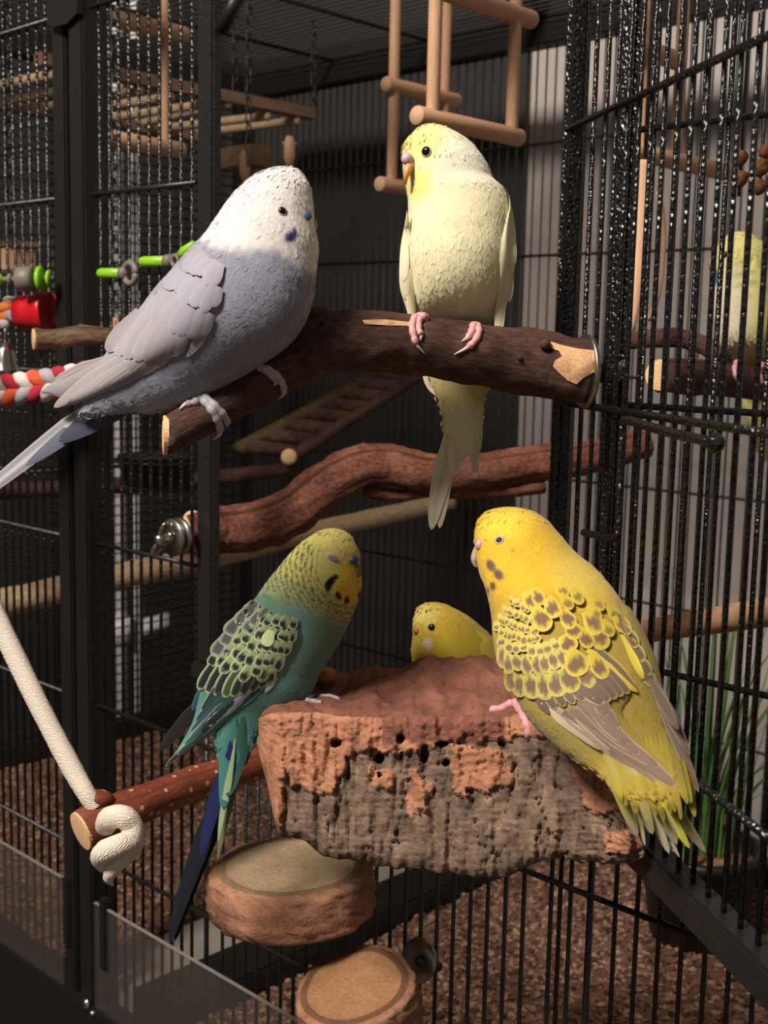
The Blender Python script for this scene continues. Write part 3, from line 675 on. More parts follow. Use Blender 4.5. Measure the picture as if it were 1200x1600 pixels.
def plumage(L, parent, colf, n, length, lift=.12, jit=.06, clear=(), wid=.36):
    n = int(n * 2.2); length *= .62; lift *= .5; wid = .27
    """many small overlapping body feathers, smooth-shaded like the body below them"""
    V, PX, p0, p1 = L; N_, S, _ = V.shape
    t = np.gradient(V, axis=0); a = np.roll(V, -1, 1) - np.roll(V, 1, 1); t /= np.linalg.norm(t, axis=2, keepdims=True) + 1e-9; a /= np.linalg.norm(a, axis=2, keepdims=True) + 1e-9
    nm = np.cross(t, a); nm /= np.linalg.norm(nm, axis=2, keepdims=True) + 1e-9
    ctr = V.mean(1, keepdims=True); sg = np.sign(((V - ctr) * nm).sum(2, keepdims=True)); nm *= sg
    ar = np.linalg.norm(np.gradient(V, axis=0), axis=2) * np.linalg.norm(np.roll(V, -1, 1) - V, axis=2); pr = ar.ravel() / ar.sum()
    idx = rng.choice(N_ * S, n, p=pr); P = V.reshape(-1, 3)[idx]; T = t.reshape(-1, 3)[idx]; A = a.reshape(-1, 3)[idx]; Nn = nm.reshape(-1, 3)[idx]
    ang = rng.normal(0, .22, n)[:, None]; T2 = T * np.cos(ang) + A * np.sin(ang); A2 = np.cross(Nn, T2)
    Ln = length * rng.uniform(.7, 1.3, n)[:, None]; lf = lift * rng.uniform(.3, 1.3, n)[:, None] * np.clip((idx // S) / (N_ * .10) - .35, 0, 1)[:, None]
    P = P + T * rng.normal(0, length * .4, n)[:, None] + A * rng.normal(0, length * .4, n)[:, None]
    v0 = P - T2 * Ln * .3 - Nn * Ln * .06; v1 = P + T2 * Ln * .35 + A2 * Ln * wid + Nn * Ln * lf * .2; v2 = P + T2 * Ln * .35 - A2 * Ln * wid + Nn * Ln * lf * .2; v3 = P + T2 * Ln + Nn * (Ln * lf - Ln ** 2 * 20)
    vm = P + T2 * Ln * .4 + Nn * Ln * (.03 + lf * .3); 
    if len(clear):
        w = P - np.array(O); z = w @ np.array(FW); px = CX + F * (w @ np.array(RT)) / z; py = CY + F * (w @ np.array(DN)) / z; keep = np.ones(n, bool)
        for cx_, cy_, r_ in clear: keep &= np.hypot(px - cx_, py - cy_) > r_
        v0, v1, v2, v3, vm, Nn, T2 = [q[keep] for q in (v0, v1, v2, v3, vm, Nn, T2)]; n = int(keep.sum())
    VV = np.stack([v0, v1, v2, v3, vm], 1).reshape(-1, 3)
    FA = (np.arange(n)[:, None, None] * 5 + np.array([[0, 4, 1], [0, 2, 4], [1, 4, 3], [4, 2, 3]])[None]).reshape(-1, 3)
    w = VV - np.array(O); z = w @ np.array(FW); px = CX + F * (w @ np.array(RT)) / z; py = CY + F * (w @ np.array(DN)) / z
    c = colf(px, py); c = c * np.repeat(1 + rng.normal(0, jit, n), 5)[:, None]
    o = mesh('plumage', VV, FA.tolist(), FEATH, parent, cols=np.clip(c, 0, 1)); tag(o, kind='stuff')
    nv = np.repeat(Nn, 5, axis=0) * 1.0; nv[3::5] += T2 * .0; nv /= np.linalg.norm(nv, axis=1, keepdims=True)
    o.data.normals_split_custom_set_from_vertices(nv.tolist()); return o
def blob(px, py, cx, cy, rx, ry, ang=0, soft=.25):
    c, s_ = math.cos(math.radians(ang)), math.sin(math.radians(ang)); u = (px - cx) * c + (py - cy) * s_; v = -(px - cx) * s_ + (py - cy) * c
    return 1 - sm(1 - soft, 1 + soft, np.sqrt((u / rx) ** 2 + (v / ry) ** 2))
def mixc(c, col, m): return c * (1 - m[:, None]) + np.asarray(col)[None] * m[:, None]
def cn(px, py, k, seed=0):
    """cheap smooth noise"""
    return (np.sin(px * k * 1.7 + seed) * np.cos(py * k * 1.3 - seed * 2) + np.sin(px * k * .6 - py * k * 1.1 + seed * 3) + np.sin(px * k * 2.9 + py * k * 2.3 + seed)) / 3
def feather(name, parent, base, tip, width, bvh=None, layer=1, cc=(.5, .5, .5), ec=None, edge=.22, bend=0, d=None, point=.0, shaft=None, root=.55, lift=0, tipc=None, mid=None, spot=None):
    """one feather blade laid on the bird: pixel base, tip and width; depth from the surface below"""
    nL = 13; vs_ = [-1, -.86, -.7, -.45, 0, .45, .7, .86, 1] if ec is not None else [-1, -.5, 0, .5, 1]; nW = len(vs_)
    sk = random.uniform(-.6, .6); ph = random.uniform(0, 6.3)
    if spot is not None: spot = (spot[0], spot[1] + random.uniform(-.06, .06), spot[2] + random.uniform(-.05, .05), spot[3] * random.uniform(.85, 1.2))
    b = np.array(base, float); tp = np.array(tip, float); ax = tp - b; Ln = np.linalg.norm(ax); ax /= Ln; nr = np.array([-ax[1], ax[0]])
    PXg = np.zeros((nL, nW, 2)); Dg = np.full((nL, nW), np.nan); cs = np.zeros((nL, nW, 3)); NG = np.zeros((nL, nW, 3)); NG[:] = -np.array(FW)
    for i in range(nL):
        q = 1 - (1 - i / (nL - 1)) ** 1.35
        k = .62 - point * .45
        w = width / 2 * ((root + (1 - root) * min(1, q / .5)) if q < k else math.sqrt(max(0, 1 - ((q - k) / (1 - k)) ** (2 - point * .8))))
        for j, v in enumerate(vs_):
            p = b + ax * Ln * q + nr * (w * v + bend * math.sin(q * math.pi * .5) ** 2); PXg[i, j] = p
            if bvh is not None:
                h = hit(bvh, p[0], p[1])
                if h:
                    Dg[i, j] = h[2]; nn = np.array(h[1]); NG[i, j] = nn if nn @ np.array(FW) < 0 else -nn
            c = np.array(cc, float)
            if mid is not None: c = c * (1 - sm(.0, .9, q)) + np.array(mid) * sm(.0, .9, q)
            if tipc is not None and q > .7: c = c * (1 - (q - .7) / .3) + np.array(tipc) * (q - .7) / .3
            if spot is not None:
                qc = (spot[1] + spot[2]) / 2; e = 1 - sm(.7, 1.12, math.hypot((q - qc) / ((spot[2] - spot[1]) / 2), (v + sk * (q - qc)) / (spot[3] * 1.1)) + .22 * math.sin(7 * v + ph + 9 * q)); c = c * (1 - e) + np.array(spot[0]) * e
            if ec is not None:
                e = max(sm(1 - edge * 1.7, 1 - edge * .45, abs(v)), sm(1 - edge * width / Ln * 1.2, 1 - edge * width / Ln * .35, q)); c = c * (1 - e) + np.array(ec, float) * e
            if shaft is not None and abs(v) < .05: c = np.array(shaft, float)
            cs[i, j] = c
    if d is not None: dl = [d[0] + (d[1] - d[0]) * i / (nL - 1) for i in range(nL)]
    for i in range(nL):
        ok = ~np.isnan(Dg[i])
        if d is not None: Dg[i] = dl[i] if bvh is None else np.where(ok, np.minimum(Dg[i], dl[i] + .02), dl[i])
        elif ok.any(): Dg[i][~ok] = Dg[i][ok].mean()
        else: Dg[i] = Dg[i - 1].mean() + .0004 if i else .55
    for _ in range(3):
        E = Dg.copy(); E[1:-1] = (Dg[:-2] + Dg[1:-1] * 2 + Dg[2:]) / 4; E[:, 1:-1] = (E[:, :-2] + E[:, 1:-1] * 2 + E[:, 2:]) / 4; Dg = E
    V = []; th = .00006
    for sgn in (0, 1):
        for i in range(nL):
            for j, v in enumerate(vs_):
                dd = Dg[i, j] - .0003 - layer * .00010 - .00025 * (1 - v * v) * (width / 30) ** .5 - lift * (i / (nL - 1)) ** 2 + sgn * th
                V.append(at(PXg[i, j, 0], PXg[i, j, 1], dd))
    FA = []; n1 = nL * nW
    for i in range(nL - 1):
        for j in range(nW - 1):
            a0 = i * nW + j; q = (a0, a0 + 1, a0 + nW + 1, a0 + nW); FA.append(q); FA.append(tuple(n1 + x for x in q[::-1]))
    for i in range(nL - 1):
        FA.append((i * nW, (i + 1) * nW, n1 + (i + 1) * nW, n1 + i * nW)); k = nW - 1; FA.append((i * nW + k, n1 + i * nW + k, n1 + (i + 1) * nW + k, (i + 1) * nW + k))
    cs = cs.reshape(-1, 3); cs = np.vstack([cs, cs]) * (1 + rng.normal(0, .04))
    ob = mesh(name, V, FA, FEATH, parent, cols=np.clip(cs, 0, 1))
    for _ in range(4):
        E = NG.copy(); E[1:-1] = (NG[:-2] + NG[1:-1] + NG[2:]) / 3; E[:, 1:-1] = (E[:, :-2] + E[:, 1:-1] + E[:, 2:]) / 3; NG = E
    nr3 = np.array(RT) * nr[0] + np.array(DN) * nr[1]; ax3 = np.array(RT) * ax[0] + np.array(DN) * ax[1]
    for j, v in enumerate(vs_): NG[:, j] += nr3 * v * .16
    NG[-3:] += ax3 * .12
    nf_ = NG.reshape(-1, 3); nf_ /= np.linalg.norm(nf_, axis=1, keepdims=True)
    ob.data.normals_split_custom_set_from_vertices(np.vstack([nf_, -nf_]).tolist())
    return ob
def wing_shell(parent, rings, start, end, bvh, d0, colf, th=.004, off=.001, label=None, K=6, S=16):
    """a thin wing laid over the flank: ring pairs in pixels, depth from the body below"""
    C = catmull(rings, K); C = np.vstack([[start[0], start[1], start[0], start[1]], C, [end[0], end[1], end[0], end[1]]]); n = len(C); PXg = np.zeros((n, S, 2)); D = np.full((n, S), np.nan)
    for i in range(n):
        for j in range(S):
            v = j / (S - 1); p = C[i, :2] * (1 - v) + C[i, 2:4] * v; PXg[i, j] = p; h = hit(bvh, *p)
            if h: D[i, j] = h[2]
    for i in range(n):
        ok = ~np.isnan(D[i])
        if ok.any(): D[i][~ok] = D[i][ok].max()
        elif i: D[i] = D[i - 1]
        else: D[i] = d0 - .01
    D = np.minimum(D, d0 + .004)
    for _ in range(14):
        E = D.copy(); E[1:-1] = (D[:-2] + D[1:-1] * 2 + D[2:]) / 4; E[:, 1:-1] = (E[:, :-2] + E[:, 1:-1] * 2 + E[:, 2:]) / 4; D = E
    V = []; ps = []
    for sgn in (0, 1):
        for i in range(n):
            for j in range(S):
                v = j / (S - 1); bulge = (1 - (2 * v - 1) ** 2) * math.sin(math.pi * min(1, (i + .3) / n)) ** .5
                V.append(at(*PXg[i, j], D[i, j] - off * (.3 + .7 * bulge) - (th * bulge if sgn == 0 else -.0006))); ps.append(PXg[i, j])
    FA = []; n1 = n * S
    for i in range(n - 1):
        for j in range(S - 1):
            a0 = i * S + j; q = (a0, a0 + 1, a0 + S + 1, a0 + S); FA.append(q); FA.append(tuple(n1 + x for x in q[::-1]))
        FA.append((i * S, (i + 1) * S, n1 + (i + 1) * S, n1 + i * S)); k = S - 1; FA.append((i * S + k, n1 + i * S + k, n1 + (i + 1) * S + k, (i + 1) * S + k))
    ps = np.array(ps); o = mesh('wing', V, FA, FEATH, parent, cols=np.clip(colf(ps[:, 0], ps[:, 1]) if callable(colf) else np.tile(colf, (len(V), 1)), 0, 1)); fixn(o)
    if label: o['label'] = label
    return o
def covert_row(wing, bvh, line, n, d0_, d1_, ln, wd, layer, cc, ec, edge=.3, jit=2.0, **k):
    """a row of covert feathers along a pixel polyline, directions blended from d0_ to d1_"""
    P = np.array(line, float); sg = np.linalg.norm(np.diff(P, axis=0), axis=1); cum = np.concatenate([[0], np.cumsum(sg)])
    for q in range(n):
        f = (q + .5) / n; x = np.interp(f * cum[-1], cum, P[:, 0]) + random.uniform(-jit, jit); y = np.interp(f * cum[-1], cum, P[:, 1]) + random.uniform(-jit, jit)
        dx = d0_[0] + (d1_[0] - d0_[0]) * f; dy = d0_[1] + (d1_[1] - d0_[1]) * f; m = math.hypot(dx, dy); l = (ln[0] + (ln[1] - ln[0]) * f if isinstance(ln, tuple) else ln) * random.uniform(.85, 1.15); dx += random.uniform(-.14, .14); dy += random.uniform(-.08, .08)
        w = (wd[0] + (wd[1] - wd[0]) * f if isinstance(wd, tuple) else wd) * random.uniform(.9, 1.2)
        feather('feather', wing, (x, y), (x + dx / m * l, y + dy / m * l), w, bvh, layer + (q % 2) * .35, cc, ec, edge, **k)
def eye(bird, bvh, x, y, r, ringc=None, d0=None, lid=None, ring=1.5):
    h = hit(bvh, x, y); d = h[2]; R = px2m(r, d); nrm = h[1].normalized()
    if nrm.dot(FW) > 0: nrm = -nrm
    u = nrm.orthogonal().normalized(); w = nrm.cross(u); P0 = h[0]
    if lid:
        a = (RT * .93 + DN * .36); V, FA = ell_data(P0, (a * R * 1.25, (DN * .93 - RT * .36) * R * .7, nrm * R * .35), 16, 10); mesh('eyelid', V, FA, lid, bird); return
    e = mesh('eye', *ell_data(P0 + nrm * R * .12, (u * R, w * R, nrm * R * .6), 18, 12), EYE, bird)
    if ringc:
        V = []; FA = []; n = 24; m = 8
        for i in range(n):
            a = 2 * math.pi * i / n; c = P0 + (u * math.cos(a) + w * math.sin(a)) * R * (1 + .13 * ring); rd = (u * math.cos(a) + w * math.sin(a))
            for j in range(m):
                b = 2 * math.pi * j / m; V.append(c + rd * math.cos(b) * R * .22 * ring + nrm * math.sin(b) * R * .22)
        for i in range(n):
            for j in range(m): FA.append((i * m + j, ((i + 1) % n) * m + j, ((i + 1) % n) * m + (j + 1) % m, i * m + (j + 1) % m))
        mesh('eye_ring', V, FA, ringc, e)
    rr = ray(x, y); L = rr.length; hb = bvh.ray_cast(O + rr * (d + .2), -rr / L)       # the other eye, on the far cheek
    if hb[0] is not None: mesh('eye', *ell_data(hb[0], (RT * R, DN * R, FW * R * .6), 12, 8), EYE, bird)
def lump(name, bird, x, y, d, rx, ry, rz, mat, ang=0):
    c, s_ = math.cos(math.radians(ang)), math.sin(math.radians(ang)); u = RT * c + DN * s_; v = DN * c - RT * s_
    return mesh(name, *ell_data(at(x, y, d), (u * px2m(rx, d), v * px2m(ry, d), FW * px2m(rz, d)), 18, 12), mat, bird)
def lump_on(name, bird, bvh, x, y, d, rx, ry, rz, mat, ang=0, sink=.25):
    h = hit(bvh, x, y); dd = h[2] + px2m(rz, h[2]) * sink if h else d
    return lump(name, bird, x, y, dd, rx, ry, rz, mat, ang)
def foot(bird, toes, bvh, mat, r=6, d=None, lift=.5, claw=7):
    """toes: pixel paths lying on the perch; the last stretch of each is the claw"""
    f = None; parts = []
    for tp in toes:
        c = catmull(tp, 5); pts = []; last = d
        for x, y in c:
            h = hit(bvh, x, y); dd = h[2] if h else last
            if last is not None and h and abs(dd - last) > .02: dd = last
            last = dd if dd is not None else last; pts.append([x, y, dd])
        ds = np.array([p[2] if p[2] is not None else np.nan for p in pts], float); ds = np.where(np.isnan(ds), np.nanmean(ds), ds)
        for _ in range(4): ds[1:-1] = (ds[:-2] + 2 * ds[1:-1] + ds[2:]) / 4
        n = len(pts); k = n - claw
        rad = [px2m(r * (1.08 - .3 * i / n) * (1 + .12 * math.sin(i * 1.6)), ds[i]) for i in range(n)]
        W3 = [at(p[0], p[1], ds[i] - rad[i] * lift) for i, p in enumerate(pts)]
        parts.append((W3, rad, k))
    V, FA = join_data([tube_data(w[:k + 1], rd[:k + 1], 10)[:2] for w, rd, k in parts])
    f = mesh('foot', V, FA, mat, bird)
    for w, rd, k in parts:
        m = len(w) - k; tube('claw', w[k:], [rd[k] * .8 * (1 - .9 * i / (m - 1)) for i in range(m)], CLAW, f, 8)
    return f
BG = 'budgerigars in and on the cage'
# ---- 1: white-headed blue-grey bird on the fork
A = np.array
bd = thing('budgerigar', 'white headed blue-grey budgerigar sitting on the cut end of the branch', 'bird', at(330, 640, .515), BG)
D1 = .512
WB = [(280, 350), (330, 382), (380, 392), (430, 388), (455, 405), (500, 432)]
def col1(x, y):
    yb = np.interp(x, [p[0] for p in WB], [p[1] for p in WB]) + 6 * cn(x, y, .12, 1)
    c = np.tile(A(s(138, 139, 154)), (len(x), 1))
    c = c * (1 + .10 * cn(x, y, .05, 2) + .05 * cn(x, y, .17, 4))[:, None]
    c = mixc(c, s(176, 170, 172), (1 - sm(0, 60, (x - 300) * .6 + (y - 385) * .35 + 40)) * .7)
    c = mixc(c, s(146, 156, 176), blob(x, y, 262, 610, 55, 30, 20, .6) * .5)
    c = mixc(c, s(224, 216, 212), 1 - sm(-12, 12, y - yb))
    c = mixc(c, s(214, 204, 214), blob(x, y, 385, 310, 40, 16, -50, .8) * .5)
    c = mixc(c, s(46, 42, 110), blob(x, y, 454, 371, 10, 8, -35, .3)); c = mixc(c, s(46, 42, 110), blob(x, y, 459, 364, 5, 7, 20, .4))
    return c
R1 = [(425, 264, 472, 271, .95), (400, 274, 485, 293, .92), (374, 295, 489, 318, .88), (356, 315, 492, 352, .85), (340, 338, 497, 384, .82), (319, 368, 494, 424, .80), (297, 390, 491, 456, .80), (270, 422, 478, 500, .80), (241, 455, 452, 537, .80), (212, 495, 407, 570, .78), (188, 528, 352, 604, .74), (170, 556, 294, 634, .68), (155, 585, 240, 646, .58), (142, 606, 198, 646, .5), (130, 624, 160, 648, .45)]
L1 = loft(R1, (456, 262), (128, 648), D1, 9, 96); b1 = loft_mesh('body', L1, FEATH, bd, col1); B1 = bvh_of(b1)
plumage(L1, bd, col1, 10000, .0040, .10, .035, [(441, 329, 9), (482, 337, 9)])
def cw1(x, y): return A(s(154, 150, 158))[None] * (1 + .08 * cn(x, y, .06, 5))[:, None]
w1 = wing_shell(bd, [(302, 386, 350, 398), (270, 420, 352, 452), (238, 456, 338, 502), (205, 498, 303, 540), (168, 548, 262, 560), (140, 586, 214, 590), (110, 612, 165, 613), (92, 629, 118, 632)], (328, 374), (85, 636), B1, D1, cw1, .003, .0006)
WB1 = bvh_of(b1, w1)
E1 = s(170, 163, 162); G1 = s(150, 143, 146)
for bx, by, tx, ty, w, ly in ((190, 560, 84, 637, 26, 1), (205, 565, 100, 634, 24, 1.6), (222, 562, 125, 624, 24, 2.2), (238, 562, 146, 616, 22, 2.8), (252, 560, 165, 610, 20, 3.4), (266, 552, 190, 598, 20, 4), (280, 545, 215, 585, 18, 4.6)):
    feather('feather', w1, (bx, by), (tx, ty), w, WB1, ly, G1, E1, .14, point=.55)
for q in range(8):
    f = q / 7; feather('feather', w1, (218 + 70 * f, 486 + 22 * f), (166 + 105 * f, 549 + 8 * f + 12 * math.sin(f * 3.1)), 28, WB1, 5.5 + f * 2, s(156, 150, 155), s(168, 162, 164), .12)
covert_row(w1, WB1, [(250, 450), (300, 480), (335, 490)], 7, (-.5, .85), (-.45, .9), 46, 24, 9, s(154, 150, 161), s(162, 158, 167), .14)
covert_row(w1, WB1, [(276, 418), (320, 440), (350, 450)], 7, (-.55, .83), (-.4, .9), 42, 22, 10.5, s(156, 153, 168), s(164, 161, 175), .14)
covert_row(w1, WB1, [(300, 392), (330, 404), (352, 412)], 5, (-.6, .8), (-.4, .9), 38, 20, 12, s(158, 154, 166), s(164, 160, 172), .14)
feather('feather', w1, (330, 505), (292, 558), 16, WB1, 6, s(150, 146, 158), s(190, 184, 192), .2, point=.5)
fw1 = wing_shell(bd, [(170, 552, 180, 560), (140, 572, 158, 585), (100, 592, 125, 612), (74, 602, 95, 622)], (176, 548), (64, 612), B1, D1 + .022, A(s(150, 142, 146)), .001, .0)
for bx, by, tx, ty in ((165, 566, 62, 616), (172, 560, 85, 594)): feather('feather', fw1, (bx, by), (tx, ty), 22, None, 0, s(150, 142, 144), s(176, 168, 168), .15, d=(D1 + .012, D1 + .014), point=.5)
tl1 = None
for bx, by, tx, ty, w, c, dd in ((225, 606, 92, 690, 44, s(70, 74, 92), .004), (205, 604, 40, 728, 30, s(104, 107, 124), .002), (190, 600, -70, 806, 30, s(150, 148, 156), .0)):
    feather('tail_feather', bd, (bx, by), (tx, ty), w, None, 0, c, s(190, 186, 190) if c[0] > .2 else None, .12, d=(D1 + .006 + dd, D1 - .004 + dd), point=.7, shaft=s(215, 210, 212) if c[0] > .3 else None)
eye(bd, B1, 441, 329.5, 6.2, plain('pale_eye_skin', s(196, 186, 184), .6), ring=.9)
CERB = plain('blue_cere', s(48, 78, 104), .4); BEAK_O = plain('olive_beak', s(150, 138, 100), .35)
lump_on('cere', bd, B1, 478, 337, D1, 9.5, 8, 4.5, CERB, 8)
mesh("beak", *ell_data(at(489, 352, D1), (RT * px2m(7, D1), DN * px2m(11, D1), FW * px2m(9, D1)), 14, 10), BEAK_O, bd)
foot(bd, [[(316, 622), (304, 628), (290, 632), (280, 640)]], BR_BVH, SKING, 6.5, .50)
foot(bd, [[(312, 620), (321, 628), (334, 645), (342, 662), (343, 678), (332, 687)], [(318, 620), (335, 634), (350, 650), (355, 662), (350, 667)], [(304, 628), (316, 622), (322, 624)]], BR_BVH, SKING, 7, .50)
foot(bd, [[(405, 574), (420, 578), (434, 588), (442, 602), (443, 615), (434, 625)], [(412, 576), (424, 586), (431, 596), (428, 603)]], BR_BVH, SKING, 6, .515)

# ---- 2: pale yellow bird facing us
bd = thing('budgerigar', 'pale cream yellow budgerigar facing forward on the thick end of the branch', 'bird', at(705, 510, .55), BG)
D2 = .551
def col2(x, y):
    c = np.tile(A(s(240, 232, 190)), (len(x), 1));
    c = mixc(c, s(242, 238, 222), blob(x, y, 735, 250, 45, 38, 30, .6) * .7)
    c = mixc(c, s(244, 228, 140), blob(x, y, 655, 222, 40, 26, -25, .5)); c = mixc(c, s(244, 230, 140), blob(x, y, 652, 288, 22, 26, 0, .5))
    c = mixc(c, s(222, 200, 128), sm(560, 600, y) * (1 - sm(625, 660, y)) * .8)
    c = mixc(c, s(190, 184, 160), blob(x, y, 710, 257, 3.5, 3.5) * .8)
    return c * (1 + .03 * cn(x, y, .07, 3))[:, None]
R2 = [(646, 207, 706, 205, .95), (631, 226, 734, 223, .92), (629, 247, 754, 247, .90), (630, 266, 764, 264, .86), (633, 284, 771, 281, .84), (636, 300, 786, 296, .82), (638, 316, 795, 313, .80), (638, 335, 799, 334, .80), (636, 360, 799, 360, .80), (638, 400, 797, 400, .80), (643, 440, 789, 440, .78, .002), (648, 472, 780, 472, .70, .006), (655, 500, 772, 500, .52, .013), (662, 530, 768, 532, .34, .024), (664, 565, 765, 568, .26, .031), (672, 595, 760, 597, .24, .033), (686, 625, 756, 625, .22, .033), (692, 655, 752, 655, .20, .033), (697, 690, 746, 690, .16, .033)]
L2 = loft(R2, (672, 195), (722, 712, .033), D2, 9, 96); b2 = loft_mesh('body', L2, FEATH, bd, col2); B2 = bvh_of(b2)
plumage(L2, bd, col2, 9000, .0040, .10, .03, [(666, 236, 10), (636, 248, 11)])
for k, (rg, st, en) in enumerate((([(632, 352, 640, 350), (626, 385, 642, 392), (624, 420, 645, 425), (625, 450, 648, 460), (634, 480, 650, 485), (642, 505, 655, 508)], (636, 328), (652, 530)),
                   ([(796, 325, 800, 325), (785, 365, 806, 362), (781, 400, 806, 400), (779, 435, 802, 436), (776, 465, 795, 465), (772, 495, 787, 495)], (796, 305), (776, 532)))):
    w = wing_shell(bd, rg, st, en, B2, D2, A(s(238, 228, 188)), .003, .0006)
    WW = bvh_of(b2, w)
    if k == 0:
        feather('feather', w, (630, 400), (634, 468), 16, WW, 2, s(236, 226, 188), s(246, 240, 212), .18); feather('feather', w, (640, 420), (644, 512), 14, WW, 1, s(226, 212, 170), s(240, 232, 200), .18)
        feather('feather', w, (634, 380), (630, 440), 15, WW, 3, s(240, 230, 192), s(248, 242, 216), .18)
    else:
        feather('feather', w, (788, 370), (787, 441), 16, WW, 2.5, s(238, 228, 188), s(248, 242, 214), .18, point=.6); feather('feather', w, (797, 390), (795, 472), 14, WW, 2, s(234, 224, 186), s(246, 240, 212), .18)
        feather('feather', w, (786, 440), (778, 526), 16, WW, 1, s(228, 214, 172), s(240, 230, 196), .16); feather('feather', w, (800, 350), (802, 420), 12, WW, 3, s(240, 230, 194), s(248, 242, 216), .18)
feather('wing_tip', bd, (668, 560), (682, 620), 34, None, 0, s(226, 214, 186), s(238, 228, 204), .12, d=(D2 + .038, D2 + .040), point=.1, bend=-6)
for bx, by, tx, ty, w, dd, bn, p in ((712, 640, 686, 830, 32, .040, 12, .5), (706, 645, 692, 826, 26, .041, 5, .5), (714, 660, 712, 742, 30, .0385, 0, .5), (738, 650, 743, 748, 22, .0395, 0, .8), (745, 640, 752, 702, 14, .040, 2, .6), (728, 640, 736, 700, 22, .0385, 0, .5)):
    feather('tail_feather', bd, (bx, by), (tx, ty), w, None, 0, s(232, 222, 192), s(240, 232, 208), .12, d=(D2 + dd, D2 + dd), bend=bn, point=p, shaft=s(214, 202, 168))
eye(bd, B2, 666, 236.5, 7.2, plain('cream_eye_skin', s(190, 178, 158), .6), ring=.7)
PINKC = plain('pink_lilac_cere', s(206, 172, 190), .4); BEAKY = plain('orange_horn_beak', s(214, 158, 82), .35)
lump('cere', bd, 636, 248, D2 - .011, 9.5, 10, 10, PINKC)
mesh('beak', *tube_data([Vector(p) for p in catmull([at(641, 256, D2 - .010), at(637, 266, D2 - .0115), at(634, 278, D2 - .0112), at(634, 288, D2 - .009)], 5)], list(np.interp(np.linspace(0, 1, 16), [0, .5, 1], [px2m(7.5, D2), px2m(5.2, D2), px2m(1.5, D2)])), 14)[:2], BEAKY, bd)
foot(bd, [[(657, 494), (648, 497), (644, 510), (647, 526), (652, 540), (665, 554)], [(662, 494), (655, 500), (654, 514), (658, 525), (657, 532)], [(668, 498), (660, 497), (652, 498)]], BR_BVH, SKINP, 6, .54)
foot(bd, [[(742, 508), (748, 516), (743, 531), (729, 544), (709, 554)], [(740, 508), (737, 518), (731, 527), (721, 534)], [(748, 510), (744, 510), (738, 512)]], BR_BVH, SKINP, 6, .54)

# ---- 3: green bird asleep on the left end of the cork
bd = thing('budgerigar', 'dozing teal green budgerigar with yellow face, black scalloped wings and long dark tail', 'bird', at(470, 1110, .625), BG)
D3 = .622
def col3(x, y):
    g = sm(960, 1110, y); c = A(s(104, 142, 122))[None] * (1 - g[:, None]) + A(s(84, 138, 128))[None] * g[:, None]
    c = c * (1 + .08 * cn(x, y, .06, 2))[:, None]
    c = mixc(c, s(110, 150, 160), blob(x, y, 470, 955, 22, 40, 20, .7) * .6)
    c = mixc(c, s(96, 138, 92), blob(x, y, 530, 985, 20, 40, 35, .8) * .5)
    r = np.hypot(x - 552, (y - 884) * 1.0)
    yl = (1 - sm(924, 944, y + .35 * (520 - x))) ; c = mixc(c, s(206, 196, 112), yl)
    nape = (1 - sm(930, 965, y + .42 * (470 - x))); c = mixc(c, s(178, 180, 118), nape * (1 - yl))
    back = sm(96, 150, r) * nape; c = mixc(c, s(150, 160, 120), back * .7)
    st = np.sin((r + 3.0 * cn(x, y, .16, 7) + 1.6 * cn(x, y, .5, 3)) * 2 * np.pi / 8.0); am = sm(48, 66, r) * np.maximum(yl, nape) * sm(845, 858, y + .25 * (r - 60)) 
    am = am * (1 - blob(x, y, 524, 842, 40, 24, 10, .4)); dark = sm(.15, .75, st + .25 * cn(x, y, .3, 1)) * am
    c = mixc(c, s(70, 68, 48), dark * .85)
    cap = blob(x, y, 533, 850, 32, 27, 20, .4); c = mixc(c, s(226, 208, 118), cap); c = mixc(c, s(232, 202, 64), blob(x, y, 546, 912, 24, 34, 10, .3))
    for bx, by, ra, rb, an in ((516, 910, 6, 12, 38), (513, 917, 5, 7, 0), (529, 931, 4.5, 7, -30), (542, 938, 4.5, 6.5, 10), (561, 929, 2.5, 6, 10), (525, 901, 5, 4, 30)): c = mixc(c, s(14, 14, 20), blob(x, y, bx, by, ra, rb, an, .25))
    return c
R3 = [(500, 829, 549, 838, .95), (474, 845, 561, 862, .92), (453, 865, 563, 890, .88), (434, 888, 565, 915, .85), (416, 910, 558, 943, .82), (398, 936, 548, 968, .80), (378, 963, 533, 998, .80), (358, 993, 516, 1028, .78), (342, 1020, 499, 1055, .74), (333, 1045, 487, 1082, .66), (331, 1072, 470, 1106, .52), (333, 1100, 440, 1122, .40), (336, 1128, 410, 1140, .32), (338, 1152, 396, 1160, .28), (340, 1180, 388, 1184, .24)]
L3 = loft(R3, (528, 826), (364, 1204), D3, 9, 110); b3 = loft_mesh('body', L3, FEATH, bd, col3); B3 = bvh_of(b3)
plumage(L3, bd, col3, 11000, .0034, .10, .04, [(520, 873, 9), (554, 877, 8)])
w3 = wing_shell(bd, [(412, 925, 466, 948), (388, 955, 473, 985), (358, 990, 468, 1016), (330, 1030, 444, 1052), (318, 1058, 420, 1074), (312, 1085, 380, 1100), (300, 1130, 338, 1140), (278, 1170, 290, 1176)], (436, 925), (260, 1196), B3, D3, col3, .003, .0006)
W3_ = bvh_of(b3, w3)
KD = s(26, 30, 38); GE = s(186, 198, 146); GR = s(140, 158, 140)
